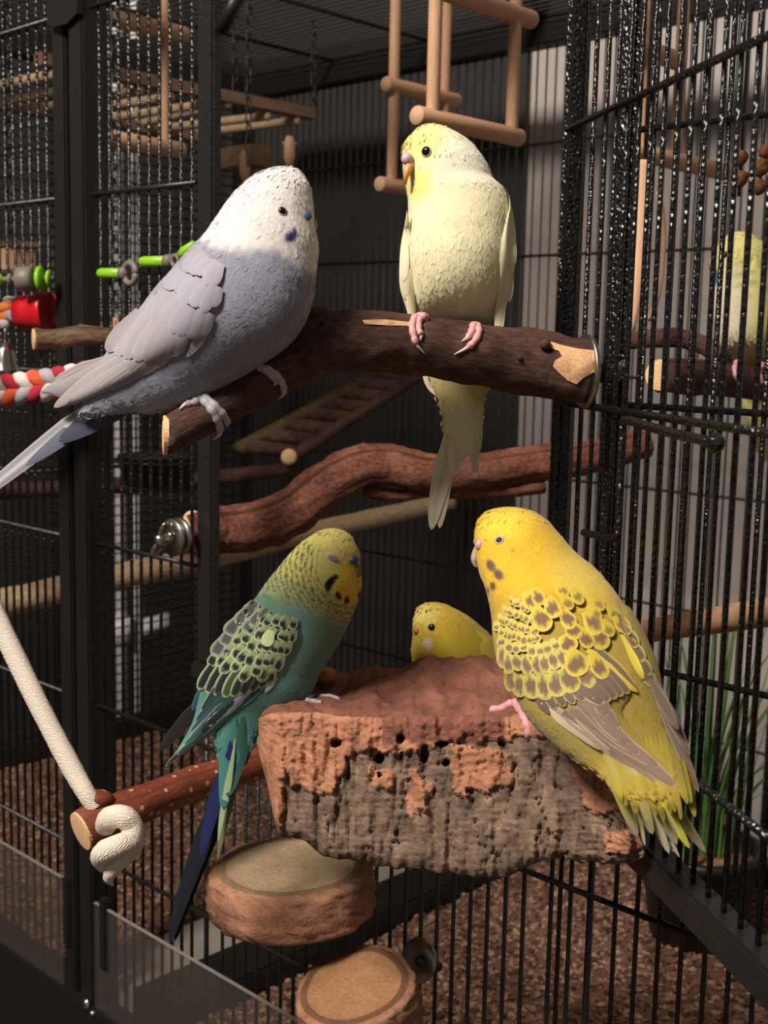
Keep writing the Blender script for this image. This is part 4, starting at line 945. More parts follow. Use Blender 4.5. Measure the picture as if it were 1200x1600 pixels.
for bx, by, tx, ty, w, ly, c in ((372, 1088, 258, 1198, 15, 1, s(34, 40, 42)), (378, 1086, 276, 1180, 16, 1.6, s(50, 74, 76)), (372, 1080, 287, 1166, 17, 2.2, s(52, 84, 84)), (366, 1074, 298, 1142, 17, 2.8, s(44, 74, 80)), (360, 1068, 305, 1128, 18, 3.4, s(40, 62, 72)), (352, 1062, 314, 1112, 18, 4, s(36, 50, 62))):
    feather('feather', w3, (bx, by), (tx, ty), w, W3_, ly, c, s(170, 186, 160), .16, point=.7)
feather('feather', w3, (392, 1076), (326, 1136), 17, W3_, 4.4, s(176, 190, 214), s(190, 200, 215), .15, point=.8)
feather('feather', w3, (408, 1074), (366, 1110), 12, W3_, 4.2, s(40, 74, 90), s(170, 180, 170), .2, point=.7); feather('feather', w3, (432, 1058), (414, 1082), 10, W3_, 4.2, s(190, 200, 222), None, point=.6)
for q in range(8):
    f = q / 7; feather('feather', w3, (336 + 92 * f, 1032 + 14 * f), (318 + 92 * f - 8, 1078 + 14 * math.sin(f * 3.14) - 4 * f), 19, W3_, 5 + f, KD if q != 3 else s(60, 80, 60), GE, .24)
def row3(line, n, ly, ln=27, wd=17, edge=.42): covert_row(w3, W3_, line, n, (-.66, .75), (-.45, .9), ln, wd, ly, s(140, 152, 112), GE, .2, 3.5, spot=(KD, .40, .90, .74))
row3([(340, 1012), (390, 1036), (436, 1038)], 8, 7.5, 30); row3([(352, 996), (400, 1018), (450, 1022)], 9, 9); row3([(366, 980), (410, 998), (462, 1004)], 9, 10.5, 25, 16)
row3([(380, 964), (425, 980), (468, 986)], 9, 12, 24, 15); row3([(396, 948), (435, 962), (470, 968)], 8, 13.5, 22, 14)
covert_row(w3, W3_, [(404, 932), (372, 968), (346, 1006)], 5, (-.5, .86), (-.4, .9), 28, 24, 14.5, s(84, 82, 84), s(168, 178, 150), .3)
covert_row(w3, W3_, [(420, 945), (394, 972)], 3, (-.5, .86), (-.5, .86), 26, 22, 15.5, s(92, 90, 92), s(165, 175, 150), .3)
feather('feather', w3, (424, 985), (414, 1010), 20, W3_, 17, s(200, 210, 150), s(206, 214, 160), .2)
fw3 = feather('far_wing_feather', bd, (330, 1080), (248, 1174), 24, None, 0, s(30, 24, 24), s(70, 60, 58), .08, d=(D3 + .012, D3 + .012), point=.6)
feather('far_wing_feather', bd, (330, 1060), (300, 1110), 18, None, 0, s(40, 78, 96), s(90, 120, 130), .12, d=(D3 + .011, D3 + .012), point=.6)
dT = D3 - .016
for bx, by, tx, ty, w, c, e, dd, bn in ((368, 1120, 340, 1262, 34, s(62, 128, 122), None, .002, -8), (380, 1120, 362, 1246, 36, s(50, 98, 88), None, .004, 6), (366, 1160, 290, 1482, 30, s(16, 22, 34), None, .0, 26), (372, 1170, 300, 1478, 26, s(14, 16, 20), None, .003, 28), (362, 1150, 330, 1345, 26, s(24, 36, 84), s(20, 26, 50), -.001, 16), (368, 1150, 350, 1318, 13, s(150, 168, 130), s(90, 120, 110), -.003, 9), (374, 1180, 352, 1345, 13, s(112, 116, 84), None, -.001, 12)):
    feather('tail_feather', bd, (bx, by), (tx, ty), w, B3, -dd * 200, c, e, .2, d=(D3 - .001 + dd, dT + dd), bend=bn, point=.6, root=.12)
LID = plain('lilac_eyelid', s(150, 138, 150), .6); CERN = plain('navy_cere', s(62, 74, 110), .35); BEAKG = plain('olive_horn_beak', s(120, 118, 90), .35)
eye(bd, B3, 520, 873, 8, lid=LID)
lump_on('cere', bd, B3, 551, 876, D3, 10, 7, 7, CERN, -25)
lump_on('beak', bd, B3, 557, 889, D3, 7, 14, 7, BEAKG, -14)
foot(bd, [[(482, 1090), (500, 1088), (518, 1088), (532, 1094)], [(478, 1094), (492, 1096), (502, 1098)]], CK_BVH, SKING, 4, .62, claw=2)

# ---- 4: yellow bird with brown scalloped wings on the right end of the cork
bd = thing('budgerigar', 'bright yellow budgerigar with brown scalloped wings seen from behind on the cork block', 'bird', at(830, 1150, .55), BG)
D4 = .530
def col4(x, y):
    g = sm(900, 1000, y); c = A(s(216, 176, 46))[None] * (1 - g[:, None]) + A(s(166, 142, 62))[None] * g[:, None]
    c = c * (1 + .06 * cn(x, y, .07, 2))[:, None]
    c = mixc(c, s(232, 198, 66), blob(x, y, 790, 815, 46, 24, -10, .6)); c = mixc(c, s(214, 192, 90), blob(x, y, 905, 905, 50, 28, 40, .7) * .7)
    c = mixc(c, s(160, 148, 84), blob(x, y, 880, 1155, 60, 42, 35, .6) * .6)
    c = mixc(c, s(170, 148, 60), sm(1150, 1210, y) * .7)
    st = np.sin(((x - 800) * .72 + (y - 850) * .69 + 2.5 * cn(x, y, .3, 1)) * 2 * np.pi / 7.0); am = blob(x, y, 860, 850, 40, 24, 45, .7) * .28; c = mixc(c, s(170, 138, 40), sm(.3, .9, st) * am)
    for bx, by, ra, rb, an, k in ((767, 884, 6.5, 10, -25, 1), (779, 898, 7, 9, -35, 1), (770, 916, 4.5, 7, 0, 1), (762, 923, 2.6, 5, 0, 1), (802, 860, 6, 1.6, 0, .5)): c = mixc(c, s(104, 78, 74), blob(x, y, bx, by, ra, rb, an, .3) * k)
    return c
R4 = [(765, 797, 828, 797, .95), (749, 810, 852, 811, .92), (742, 835, 875, 836, .88), (743, 862, 898, 862, .85), (749, 893, 925, 884, .82), (759, 920, 945, 905, .80), (767, 955, 968, 935, .80), (771, 990, 990, 970, .78), (779, 1033, 1008, 1005, .76), (797, 1072, 1021, 1040, .74), (824, 1120, 1032, 1085, .68), (864, 1162, 1040, 1122, .58), (906, 1192, 1047, 1158, .46), (938, 1212, 1058, 1202, .36), (962, 1240, 1072, 1240, .28)]
R4 = [(*r, -.072 * (i / 14) ** 1.3) for i, r in enumerate(R4)]
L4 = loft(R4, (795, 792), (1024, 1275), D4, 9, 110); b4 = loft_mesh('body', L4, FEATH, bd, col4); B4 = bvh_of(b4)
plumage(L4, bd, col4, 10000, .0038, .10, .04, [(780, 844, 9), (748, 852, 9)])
YE = s(202, 190, 110); YB4 = s(216, 194, 74); BW = s(128, 104, 84); BW2 = s(146, 122, 108)
w4 = wing_shell(bd, [(790, 935, 850, 915), (770, 970, 890, 945), (772, 1010, 930, 985), (782, 1045, 955, 1030), (812, 1080, 982, 1066), (836, 1094, 985, 1090), (884, 1138, 975, 1118), (932, 1174, 1006, 1158), (984, 1194, 1034, 1186), (1030, 1226, 1054, 1212)], (815, 915), (1056, 1228), B4, D4, col4, .003, .0006)
W4_ = bvh_of(b4, w4)
for bx, by, tx, ty, w, ly in ((900, 1108, 1057, 1230, 32, 1), (880, 1112, 1027, 1226, 22, 1.2), (892, 1108, 1031, 1200, 26, 1.9), (905, 1098, 1000, 1180, 26, 2.6), (915, 1094, 981, 1164, 26, 3.3), (925, 1092, 966, 1140, 26, 4), (930, 1088, 950, 1118, 24, 4.7)):
    feather('feather', w4, (bx, by), (tx, ty), w, W4_, ly, BW2, s(216, 196, 168), .1, point=.35)
feather('feather', w4, (846, 1098), (938, 1172), 16, W4_, 3, s(226, 206, 176), s(240, 224, 196), .2, point=.7); feather('feather', w4, (858, 1100), (970, 1190), 15, W4_, 2.2, s(196, 172, 150), s(226, 208, 180), .14, point=.7); feather('feather', w4, (836, 1088), (860, 1116), 14, W4_, 3.6, s(120, 98, 88), None, point=.6)
for q in range(6):                                                          # secondaries below the coverts
    f = q / 5; feather('feather', w4, (848 + 14 * q, 1072 - 2 * q), (868 + 15 * q, 1108 - 4 * q), 18, W4_, 5 + f, s(120, 102, 88), s(208, 196, 150), .14, point=.4)
for q in range(6):                                                          # tertials with yellow rim
    f = q / 5; feather('feather', w4, (898 + 6 * q, 1066 - 11 * q), (944 + 10 * q, 1100 - 4 * q), 24, W4_, 6.5 + q * .7, s(122, 102, 90), s(206, 192, 128) if q < 5 else YB4, .16, point=.3)
feather('feather', w4, (918, 1014), (997, 1082), 14, W4_, 11.5, YB4, s(240, 222, 96), .2, point=.5)
def row4(line, n, ly, ln, wd, edge=.3, cc=BW, ec=YE, d0_=(.15, 1), d1_=(.45, .9)): covert_row(w4, W4_, line, n, d0_, d1_, ln, wd, ly, s(206, 188, 92), ec, .2, 2.5, spot=(cc, .40 if edge > .35 else .1, .88, .74))
row4([(788, 1036), (812, 1056), (860, 1050), (905, 1030)], 7, 8, (38, 46), (24, 34), .3)
row4([(776, 1004), (800, 1022), (840, 1022), (880, 1012)], 8, 10, (34, 30), (18, 22), .3)
row4([(776, 990), (800, 1002), (838, 1006), (880, 996)], 9, 11.5, 20, 15, .4)
row4([(774, 972), (800, 986), (840, 992)], 10, 13, 17, 11, .45, s(134, 108, 70)); row4([(776, 956), (800, 970), (836, 978)], 10, 14.5, 16, 10, .45, s(134, 108, 70)); row4([(784, 942), (806, 954), (830, 962)], 8, 16, 15, 9, .45, s(134, 108, 70)); row4([(794, 930), (812, 938), (830, 944)], 6, 17, 14, 8, .45, s(134, 108, 70))
for x, y, l, w, ly in ((826, 932, 24, 24, 19), (838, 926, 24, 22, 20.5), (860, 942, 28, 26, 20), (842, 958, 34, 30, 18.5), (884, 960, 28, 24, 19), (892, 976, 28, 26, 17.5), (912, 990, 28, 22, 16.5), (922, 962, 36, 30, 18), (934, 990, 30, 28, 15), (886, 1000, 22, 30, 13.5), (896, 1026, 36, 38, 12.5), (930, 1028, 40, 26, 11.8)):
    feather('feather', w4, (x - 6, y - 8), (x + l * .42, y + l * .8), w, W4_, ly, s(210, 186, 70), s(222, 198, 82), .16, spot=(s(126, 96, 74), .2, .86, .72))
for x, y in ((868, 908), (892, 918), (876, 926), (925, 928), (950, 945), (920, 945), (960, 962), (940, 968)):
    feather('feather', w4, (x, y), (x + 18, y + 26), 18, W4_, 20, s(206, 180, 62), s(210, 186, 70), .2, spot=(s(142, 118, 62), .4, .9, .6))
fw4 = wing_shell(bd, [(968, 955, 985, 950), (976, 985, 1002, 978), (992, 1022, 1018, 1012), (1006, 1055, 1030, 1045), (1018, 1078, 1036, 1075)], (962, 935), (1034, 1092), B4, .475, A(s(150, 132, 70)), .002, .0006, label='far wing')
F4 = bvh_of(b4, fw4)
for x, y in ((962, 958), (974, 978), (984, 1000), (994, 1022), (1002, 1040)): feather('feather', fw4, (x, y), (x + 22, y + 34), 20, F4, 3 + (1002 - x) * .05, s(112, 92, 70), YE, .24)
feather('feather', fw4, (972, 990), (1006, 1062), 12, F4, 7, YB4, None)
for bx, by, tx, ty, w, dd in ((1018, 1060, 1092, 1238, 20, .004), (1022, 1065, 1078, 1180, 20, .003), (1016, 1062, 1060, 1140, 18, .002)): feather('feather', fw4, (bx, by), (tx, ty), w, None, 0, s(126, 106, 92), s(176, 160, 136), .12, d=(.462 + dd * .5, .447 + dd * .5), point=.6)
GT = s(150, 138, 134)
for bx, by, tx, ty, w, c, tc, dd in ((985, 1170, 1103, 1332, 24, s(164, 146, 70), GT, .004), (950, 1180, 996, 1308, 26, s(170, 154, 80), GT, .003), (985, 1190, 1046, 1334, 20, s(176, 164, 110), s(196, 190, 184), .003), (995, 1180, 1058, 1320, 28, s(168, 154, 86), GT, .002), (975, 1180, 1020, 1304, 26, s(168, 154, 90), s(172, 164, 140), .002), (985, 1210, 1008, 1322, 10, s(190, 176, 120), s(196, 186, 166), .002), (1010, 1240, 1062, 1340, 8, s(190, 186, 180), s(205, 200, 196), .004), (1000, 1200, 1078, 1326, 20, s(190, 178, 64), s(200, 192, 70), .0)):
    feather('tail_feather', bd, (bx - (tx - bx) * .25, by - (ty - by) * .25), (tx, ty), w, B4, 0, c, None, .2, d=(.464 + dd, .442 + dd), point=.4, root=.25, tipc=tc, shaft=tuple(min(1, q * 1.12) for q in c))
for q in range(15):
    f = (q * 7 % 15) / 14; bx, by = 948 + 104 * f, 1150 - 8 * f; l = random.uniform(.75, 1.05); tx, ty = bx + (26 + 16 * f) * l + random.uniform(-6, 6), by + (118 + 26 * f) * l
    k_ = random.uniform(.9, 1.08); feather('tail_covert', bd, (bx, by), (tx, ty), 22, B4, q * .12, tuple(k_ * v for v in s(168, 147, 58)), None, .2, d=(.462, .440), point=.75, root=.1, tipc=tuple(k_ * v for v in s(184, 168, 68)))
eye(bd, B4, 780, 844, 4.6, plain('lilac_eye_skin', s(170, 150, 150), .6), ring=2.0)
lump_on('cere', bd, B4, 750, 851, D4, 8, 9, 7, plain('lilac_cere', s(196, 164, 168), .4), 20)
mesh('beak', *tube_data([Vector(p) for p in catmull([at(749, 858, D4 - .002), at(744, 868, D4 - .002), at(742, 878, D4 - .002), at(745, 887, D4 - .002)], 5)], list(np.interp(np.linspace(0, 1, 16), [0, .5, 1], [px2m(9, D4), px2m(7, D4), px2m(1.5, D4)])), 14)[:2], plain('grey_pink_beak', s(186, 166, 146), .4), bd)
foot(bd, [[(808, 1098), (797, 1100), (783, 1107), (764, 1109)], [(804, 1098), (812, 1108), (820, 1124), (825, 1140), (824, 1154)], [(815, 1108), (806, 1100), (800, 1100)]], CK_BVH, SKINP, 7, .54, claw=2)

# ---- 5: yellow bird peeping over the cork
bd = thing('budgerigar', 'plain yellow budgerigar half hidden behind the cork block', 'bird', at(720, 1139, .69), BG)
D5 = .690
def col5(x, y):
    c = np.tile(A(s(214, 184, 60)), (len(x), 1)); c = mixc(c, s(216, 196, 108), blob(x, y, 664, 960, 22, 16, -10, .5))
    c = mixc(c, s(236, 214, 190), blob(x, y, 668, 1006, 7, 9, -20, .4)); c = mixc(c, s(240, 212, 40), blob(x, y, 655, 1028, 14, 14) * .7); return c * (1 + .05 * cn(x, y, .09, 2))[:, None]
L5 = loft([(654, 948, 700, 946, .95), (646, 968, 733, 964, .9), (645, 993, 770, 996, .85), (643, 1020, 800, 1026, .8), (650, 1055, 820, 1055, .75), (672, 1085, 835, 1080, .7), (720, 1105, 850, 1098, .6), (790, 1112, 870, 1106, .5), (850, 1116, 890, 1114, .4)], (676, 941), (900, 1120), D5, 8, 80)
b5 = loft_mesh('body', L5, FEATH, bd, col5); B5 = bvh_of(b5); plumage(L5, bd, col5, 6000, .0044, .1, .03, [(674, 980, 8)])
eye(bd, B5, 674.5, 980, 5.5); lump_on('cere', bd, B5, 652, 986, D5, 7, 6, 6, plain('brown_pink_cere', s(170, 120, 90), .4), 10)
w5 = wing_shell(bd, [(745, 1000, 775, 998), (750, 1030, 805, 1024), (775, 1065, 830, 1052), (810, 1090, 850, 1080), (850, 1108, 868, 1100)], (745, 985), (885, 1112), B5, D5, A(s(214, 196, 80)), .003, .0006)
foot(bd, [[(700, 1080), (698, 1110), (698, 1134), (690, 1143)], [(730, 1086), (727, 1116), (727, 1143), (719, 1152)]], B5, SKINP, 5, D5, claw=3)
# ---- 6: pale bird further inside, behind the door bars
bd = thing('budgerigar', 'yellow and white budgerigar perched inside behind the door bars', 'bird', at(1165, 600, .76), BG)
D6 = .765
def col6(x, y):
    c = np.tile(A(s(214, 206, 130)), (len(x), 1)); c = mixc(c, s(226, 216, 190), blob(x, y, 1140, 500, 30, 70, 0, .7)); c = mixc(c, s(60, 96, 140), blob(x, y, 1116, 432, 8, 14)); c = mixc(c, s(70, 110, 140), blob(x, y, 1136, 566, 8, 14))
    c = mixc(c, s(110, 110, 70), sm(.3, .9, np.sin(y * .35 + x * .1)) * blob(x, y, 1180, 430, 36, 36, 0, .5) * .5); return c
L6 = loft([(1128, 375, 1183, 372, .95), (1112, 402, 1204, 398, .9), (1112, 440, 1216, 440, .85), (1116, 490, 1224, 490, .8), (1126, 535, 1220, 540, .72, .002), (1136, 558, 1212, 562, .4, .014), (1148, 588, 1208, 592, .22, .038), (1160, 620, 1204, 624, .18, .042), (1172, 665, 1204, 668, .18, .044)], (1154, 362), (1195, 720, .044), D6, 7, 64)
b6 = loft_mesh('body', L6, FEATH, bd, col6); B6 = bvh_of(b6); plumage(L6, bd, col6, 3000, .005, .1, .05)
eye(bd, B6, 1132, 398, 5.5); lump('beak', bd, 1112, 412, D6 - .004, 6, 10, 7, BEAK_O)
w6 = wing_shell(bd, [(1165, 420, 1205, 415), (1165, 470, 1216, 470), (1172, 515, 1216, 520), (1182, 545, 1210, 550)], (1180, 400), (1198, 566), B6, D6, col6, .003, .0006)


# ------------------------------------------------------------------ swings, toys and the rest inside the cage
def along(P, ax, xt):
    """slide P along a world axis until it projects to image column xt"""
    lo, hi = -1.2, 1.2; f = lambda L: proj(P + ax * L)[0] - xt; s0 = f(0)
    a, b = (0, .8) if (f(.05) - s0) * (xt - proj(P)[0]) > 0 else (0, -.8)
    for _ in range(50):
        m = (a + b) / 2
        if (f(m) > 0) == (s0 > 0): a = m
        else: b = m
    return P + ax * a
AY = Vector((0, 1, 0)); AX = Vector((1, 0, 0)); AZ = Vector((0, 0, 1))
def dowel(name, a, b, r, parent, mat=DOWEL, seg=18, cap=True):
    d = (Vector(b) - Vector(a)).normalized(); L = (Vector(b) - Vector(a)).length
    pts = [Vector(a), Vector(a) + d * min(.0012, L * .1), Vector(a) + d * L * .5, Vector(b) - d * min(.0012, L * .1), Vector(b)]
    return tube(name, pts, [r * .9, r, r, r, r * .9], mat, parent, seg)
def swing(label, rungs, uprights, d, rr, ur, mat=DOWEL, top=None):
    """rungs: (x0, y0, x1) running into the cage; uprights: (x, y_top, index of the lower rung)"""
    P0 = at(rungs[-1][0], rungs[-1][1], d); rt = thing('ladder_swing', label, 'swing', P0, 'wooden ladder swings')
    RG = []
    for x0, y0, x1 in rungs:
        r = ray(x0, y0); k = P0.x / r.x; a = O + r * (P0.x / r.x) if abs(r.x) > .05 else at(x0, y0, d); b = along(a, AY, x1); RG.append((a, b)); dowel('rung', a, b, rr, rt, mat)
    ZTOP = ZT - .002
    a, b = RG[-1]
    for x in uprights:
        m = along(a, AY, x); u = Vector((m.x, m.y, m.z)); dowel('upright', u - AZ * rr * .3, Vector((m.x, m.y, ZTOP)), ur, rt, mat)
    return rt
swing('pale wooden ladder swing hanging just above the cream yellow bird', [(690, -16, 832), (650, 180, 812)], (676, 799), .80, px2m(15.5, .80), px2m(11, .80))
swing('wooden ladder swing hanging far back beyond the cream yellow bird', [(602, 131, 714), (592, 287, 700)], (612, 690), 1.0, px2m(12, 1.0), px2m(8.5, 1.0))
swing('wooden ladder swing hanging behind the front mesh beside the door jamb', [(110, 12, 290), (110, 208, 285)], (128, 259), .98, px2m(14, .98), px2m(7, .98))
swing('wooden ladder swing hanging behind the bars of the open door', [(985, 70, 1062), (985, 235, 1140)], (1000, 1056), .80, px2m(15, .8), px2m(10, .8))

# hanging climbing frame: two beams along the depth, rungs across, chains to the roof
cf = thing('climbing_frame', 'hanging wooden climbing frame of beams and rungs under the roof', 'bird toy', onX(280, 190, -1.05), 'hanging toys')
XA, XB_ = -1.0, -1.16
a0, a1 = onX(58, 92, XA), onX(488, 184, XA); zA = a0.z
a1 = along(a0, AY, 488)
b0 = Vector((XB_, a0.y - .02, a0.z - .012)); b1 = Vector((XB_, a1.y, a0.z - .012))
BEAM = wood('brown_beam_wood', s(114, 86, 66), s(142, 112, 90), (30, 6, 30), 4, .7, .0003, 'Object')
for p, q in ((a0, a1), (b0, b1)): box('beam', (p.x - .006, p.y, p.z - .006), (p.x + .006, q.y, p.z + .006), BEAM, cf, .001)
for k in range(8):
    y = a0.y + .02 + (a1.y - a0.y - .05) * k / 7; P_ = [Vector((XB_ - .012, y + random.uniform(-.01, .01), a0.z - .008)), Vector((XA + .004, y + random.uniform(-.01, .01), a0.z - .010 + random.uniform(-.004, .004)))]
    dowel('rung', P_[0], P_[1], .0045, cf, PEELW, 12)
def chain(parent, x, y, z0, z1):
    n = int((z1 - z0) / .011); parts = []
    for k in range(n):
        c = Vector((x, y, z0 + (k + .5) * (z1 - z0) / n)); u = Vector((1, 0, 0)) if k % 2 else Vector((0, 1, 0))
        pts = [c + u * math.cos(t) * .0032 + AZ * math.sin(t) * .0075 for t in np.linspace(0, 2 * math.pi, 13)]; parts.append(tube_data(pts, .0009, 5)[:2])
    V, FA = join_data(parts); return mesh('chain', V, FA, BLK2, parent)
for x, p in ((375, a0), (497, a0)):
    q = along(a0, AY, x - 8); chain(cf, q.x, q.y, q.z + .004, ZT - .002)
chain(cf, XB_, b0.y + .05, b0.z + .004, ZT - .002)

# small hanging wooden toy with pegs behind the white-headed bird
hw = thing('peg_toy', 'small brown wooden toy with dangling pale pegs behind the white headed bird', 'bird toy', at(385, 275, 1.18), 'hanging toys')
c = at(388, 246, 1.18); box('toy_block', (c.x - .045, c.y - .012, c.z - .010), (c.x + .020, c.y + .012, c.z + .010), BEAM, hw, .001)
for x, y in ((383, 262), (452, 240)):
    p = at(x, y, 1.17); tube('peg', [p + AZ * .016, p + AZ * .010, p - AZ * .004, p - AZ * .016], [.003, .0055, .0055, .002], DOWEL, hw, 12)
chain(hw, c.x, c.y, c.z + .008, ZT - .002)
for x in (443, 462):
    p = at(x, 225, 1.17); V, FA = ell_data(p, (RT * .0016, AZ * .0016, FW * .0016), 8, 6); mesh('bead', V, FA, CHROME, hw)

# dark ladder bridge behind the fork
lb = thing('wooden_bridge', 'dark mossy wooden ladder bridge sloping behind the forked branch', 'bird ladder', at(440, 715, .95))
e0, e1 = at(372, 702, 1.25), at(640, 560, 1.435); f0, f1 = at(455, 714, 1.25), at(700, 560, 1.395)      # from the dark perch up to the back mesh
tube('side_rail', [e0, e0.lerp(e1, .5), e1], .0075, bark('mossy_rail', [(.25, s(40, 30, 20)), (.5, s(84, 66, 40)), (.8, s(120, 98, 60))]), lb, 10, nz=.15); tube('side_rail', [f0, f0.lerp(f1, .5), f1], .0068, BARK_D, lb, 10, nz=.15)
for k in range(9):
    t_ = .04 + k / 9.2; tube('slat', [e0.lerp(e1, t_), f0.lerp(f1, t_)], .0075, BARK_D, lb, 9, nz=.1)
V, FA = lathe_data([(.0078, 0), (.0084, .002), (.005, .004)], at(452, 714, 1.244), -FW, 14); mesh('cut_end', V, FA, PALEW, lb)

# dark perch and food bowl behind the left mesh
dp = thing('dark_perch', 'thin dark bark perch behind the front mesh below the food bowl', 'perch', at(200, 785, 1.2), 'natural branches')
P_, R_ = pxpath([(-40, 768, 14, 1.045), (100, 764, 13, 1.10), (250, 756, 13, 1.17), (380, 742, 12, 1.22), (462, 733, 11, 1.27)], 6); tube('branch', P_, R_, BARK_D, dp, 14, nz=.12)
fb = thing('food_bowl', 'black food bowl in a wire ring behind the front mesh', 'bowl', at(248, 745, 1.1))
c = at(248, 716, 1.1); V, FA = lathe_data([(.024, -.026), (.030, -.024), (.034, 0), (.0365, .001), (.0365, .003), (.033, .003), (.029, -.020), (.002, -.022)], c, AZ, 28); mesh('bowl', V, FA, BLKF, fb)
tube('holder_ring', [c + Vector((math.cos(t) * .0385, math.sin(t) * .0385, -.002)) for t in np.linspace(0, 2 * math.pi, 30)], .0016, BLK2, fb, 6)
for sx in (-.02, .02): tube('holder_arm', [Vector((c.x + sx, c.y - .0335, c.z - .002)), Vector((c.x + sx, YF + .001, c.z - .002))], .0014, BLK2, fb, 6)

# things hung on the left front mesh: red cups, coloured rope, twig perch, bell, lime pegs
RED = plain('red_plastic', s(190, 24, 34), .35, bump=.0001); LIME = plain('lime_green_plastic', s(140, 196, 40), .4); GREYP = plain('grey_plastic', s(120, 112, 104), .5); ORG = plain('orange_cloth', s(226, 130, 60), .9, bump=.0005); BLUC = plain('grey_blue_cloth', s(150, 152, 172), .9, bump=.0005); WHC = plain('white_cloth', s(225, 214, 208), .95, bump=.0006, bscale=600)
rc = thing('toy_cup', 'red plastic cup stuffed with cloth strips on the left mesh', 'bird toy', at(50, 515, .85), 'red toy cups')
axc = (RT * .97 - FW * .25).normalized(); c0 = at(30, 489, .912)
V, FA = lathe_data([(r_ * 1.064, h_ * 1.064) for r_, h_ in ((.0085, .001), (.0112, 0), (.0118, .008), (.0128, .017), (.0136, .0185), (.0142, .0195), (.0142, .0225), (.0130, .023), (.0105, .020), (.002, .018))], c0, axc, 30); mesh('cup', V, FA, RED, rc)
for x, y, rx, ry, m, an in ((12, 478, 22, 9, ORG, -20), (18, 470, 14, 7, WHC, 10), (20, 494, 16, 9, BLUC, 25), (4, 496, 14, 8, ORG, -10), (6, 505, 10, 8, WHC, 40)): lump('cloth_strip', rc, x, y, .908, rx, ry, 8, m, an)
rc2 = thing('toy_cup', 'dark red plastic cup behind the mesh beside the stuffed red cup', 'bird toy', at(90, 512, .97), 'red toy cups')
V, FA = lathe_data([(.004, 0), (.012, 0), (.0135, .020), (.0142, .021), (.0142, .024), (.012, .024), (.010, .004), (.002, .003)], at(88, 485, .946), axc, 26); mesh('cup', V, FA, RED, rc2)
tp = thing('twig_perch', 'thin bark twig perch with pale cut end on the left mesh', 'perch', at(110, 545, .86), 'natural branches')
P_, R_ = pxpath([(54, 530, 17, .84), (90, 529, 15, .845), (128, 524, 16, .845), (165, 526, 14, .848), (186, 527, 13, .851)], 6); tube('branch', P_, R_, bark('lichen_twig_bark', [(.25, s(48, 36, 28)), (.5, s(104, 80, 62)), (.8, s(150, 124, 100))]), tp, 20, nz=.12, nzs=120)
cut_end(tp, P_[0] + (P_[0] - P_[2]).normalized() * .0005, P_[0] - P_[2], R_[0] * .95); V, FA = ell_data(at(128, 513, .855), (RT * .004, AZ * .003, FW * .003), 10, 7); mesh('twig_knot', V, FA, BARK_R, tp)
br_ = thing('braided_rope', 'red and white braided cotton rope perch on the left mesh', 'rope perch', at(60, 640, .85))
SC_ = [WHC, plain('red_cotton', s(176, 40, 60), .95, bump=.0006, bscale=600), plain('pink_cotton', s(214, 150, 150), .95, bump=.0006, bscale=600), plain('coral_cotton', s(226, 92, 62), .95, bump=.0006, bscale=600), plain('grey_cotton', s(176, 170, 176), .95, bump=.0006, bscale=600), plain('maroon_cotton', s(90, 30, 40), .95, bump=.0006, bscale=600)]
cr = [(-230, 640), (-60, 616), (0, 611), (70, 602), (140, 590), (220, 582)]
for k in range(4):
    pts = []; n = 130
    for i in range(n):
        f = i / (n - 1); x = -230 + 400 * f; y = np.interp(x, [p[0] for p in cr], [p[1] for p in cr]); ph = 2 * math.pi * (k / 4 + f * 5.0); dr_ = float(np.interp(x, [-230, -90, 170], [proj(onY(-230, 640, YF - .012))[2], .862, .838])); R_ = px2m(15, .85)
        pts.append(at(x, y, dr_) + (AZ * math.sin(ph) + FW * math.sin(2 * ph) * .55 + RT * 0) * R_)
    tube('strand', pts, px2m(11.5, .85), SC_[(0, 1, 4, 3)[k]], br_, 10)
be = thing('toy_bell', 'small shiny steel bell hanging beside the red cup', 'bell', at(8, 580, .86), 'hanging toys')
V, FA = lathe_data([(.0115, -.012), (.0108, -.010), (.008, -.003), (.007, .004), (.0045, .008), (.002, .010)], at(8, 556, .908), AZ, 24); mesh('bell_body', V, FA, CHROME, be); tube('hanger', [at(8, 540, .908), at(8, 520, .908), at(8, 500, .908)], .0012, STEEL, be, 6)
for lab, x0, y0, x1, y1, d in (('lime green plastic peg clipped on the mesh beside the module post', 155, 427, 192, 427, .86), ('lime green plastic peg clipped on the mesh at the white headed bird', 221, 409, 262, 408, .85)):
    pg = thing('plastic_peg', lab, 'bird toy', at((x0 + x1) / 2, y0 + 8, d), 'lime green pegs')
    a, b = onY(x0 + 4, y0, YF - .0055), onY(x1, y1, YF - .0055); dv = (b - a).normalized()
    tube('peg_shaft', [a - dv * .003, a - dv * .002, a, b], [.0015, .0032, .0036, .0036], LIME, pg, 14); tube('peg_collar', [b - dv * .0005, b + dv * .004], .0045, GREYP, pg, 14)
    tube('peg_ring', [b + dv * .0085 + (AZ * math.sin(t) + dv * math.cos(t)) * (.007 if x0 < 200 else .0035) for t in np.linspace(0, 2 * math.pi, 20)], .0022 if x0 < 200 else .0016, GREYP, pg, 8)
lp = thing('plastic_peg', 'lime green plastic peg end peeping over the shoulder of the white headed bird', 'bird toy', at(285, 405, .85), 'lime green pegs')
tube('peg_shaft', [onY(283, 400, YF - .0055), onY(290, 393, YF - .0055), onY(303, 380, YF - .0055)], [.0034, .0038, .002], LIME, lp, 12)
gr = thing('disc_toy', 'lime green ring and grey wooden discs on a rod on the left mesh', 'bird toy', at(40, 460, .90), 'hanging toys')
a, b = at(-20, 437, .89), at(84, 435, .885); dv = (b - a).normalized()
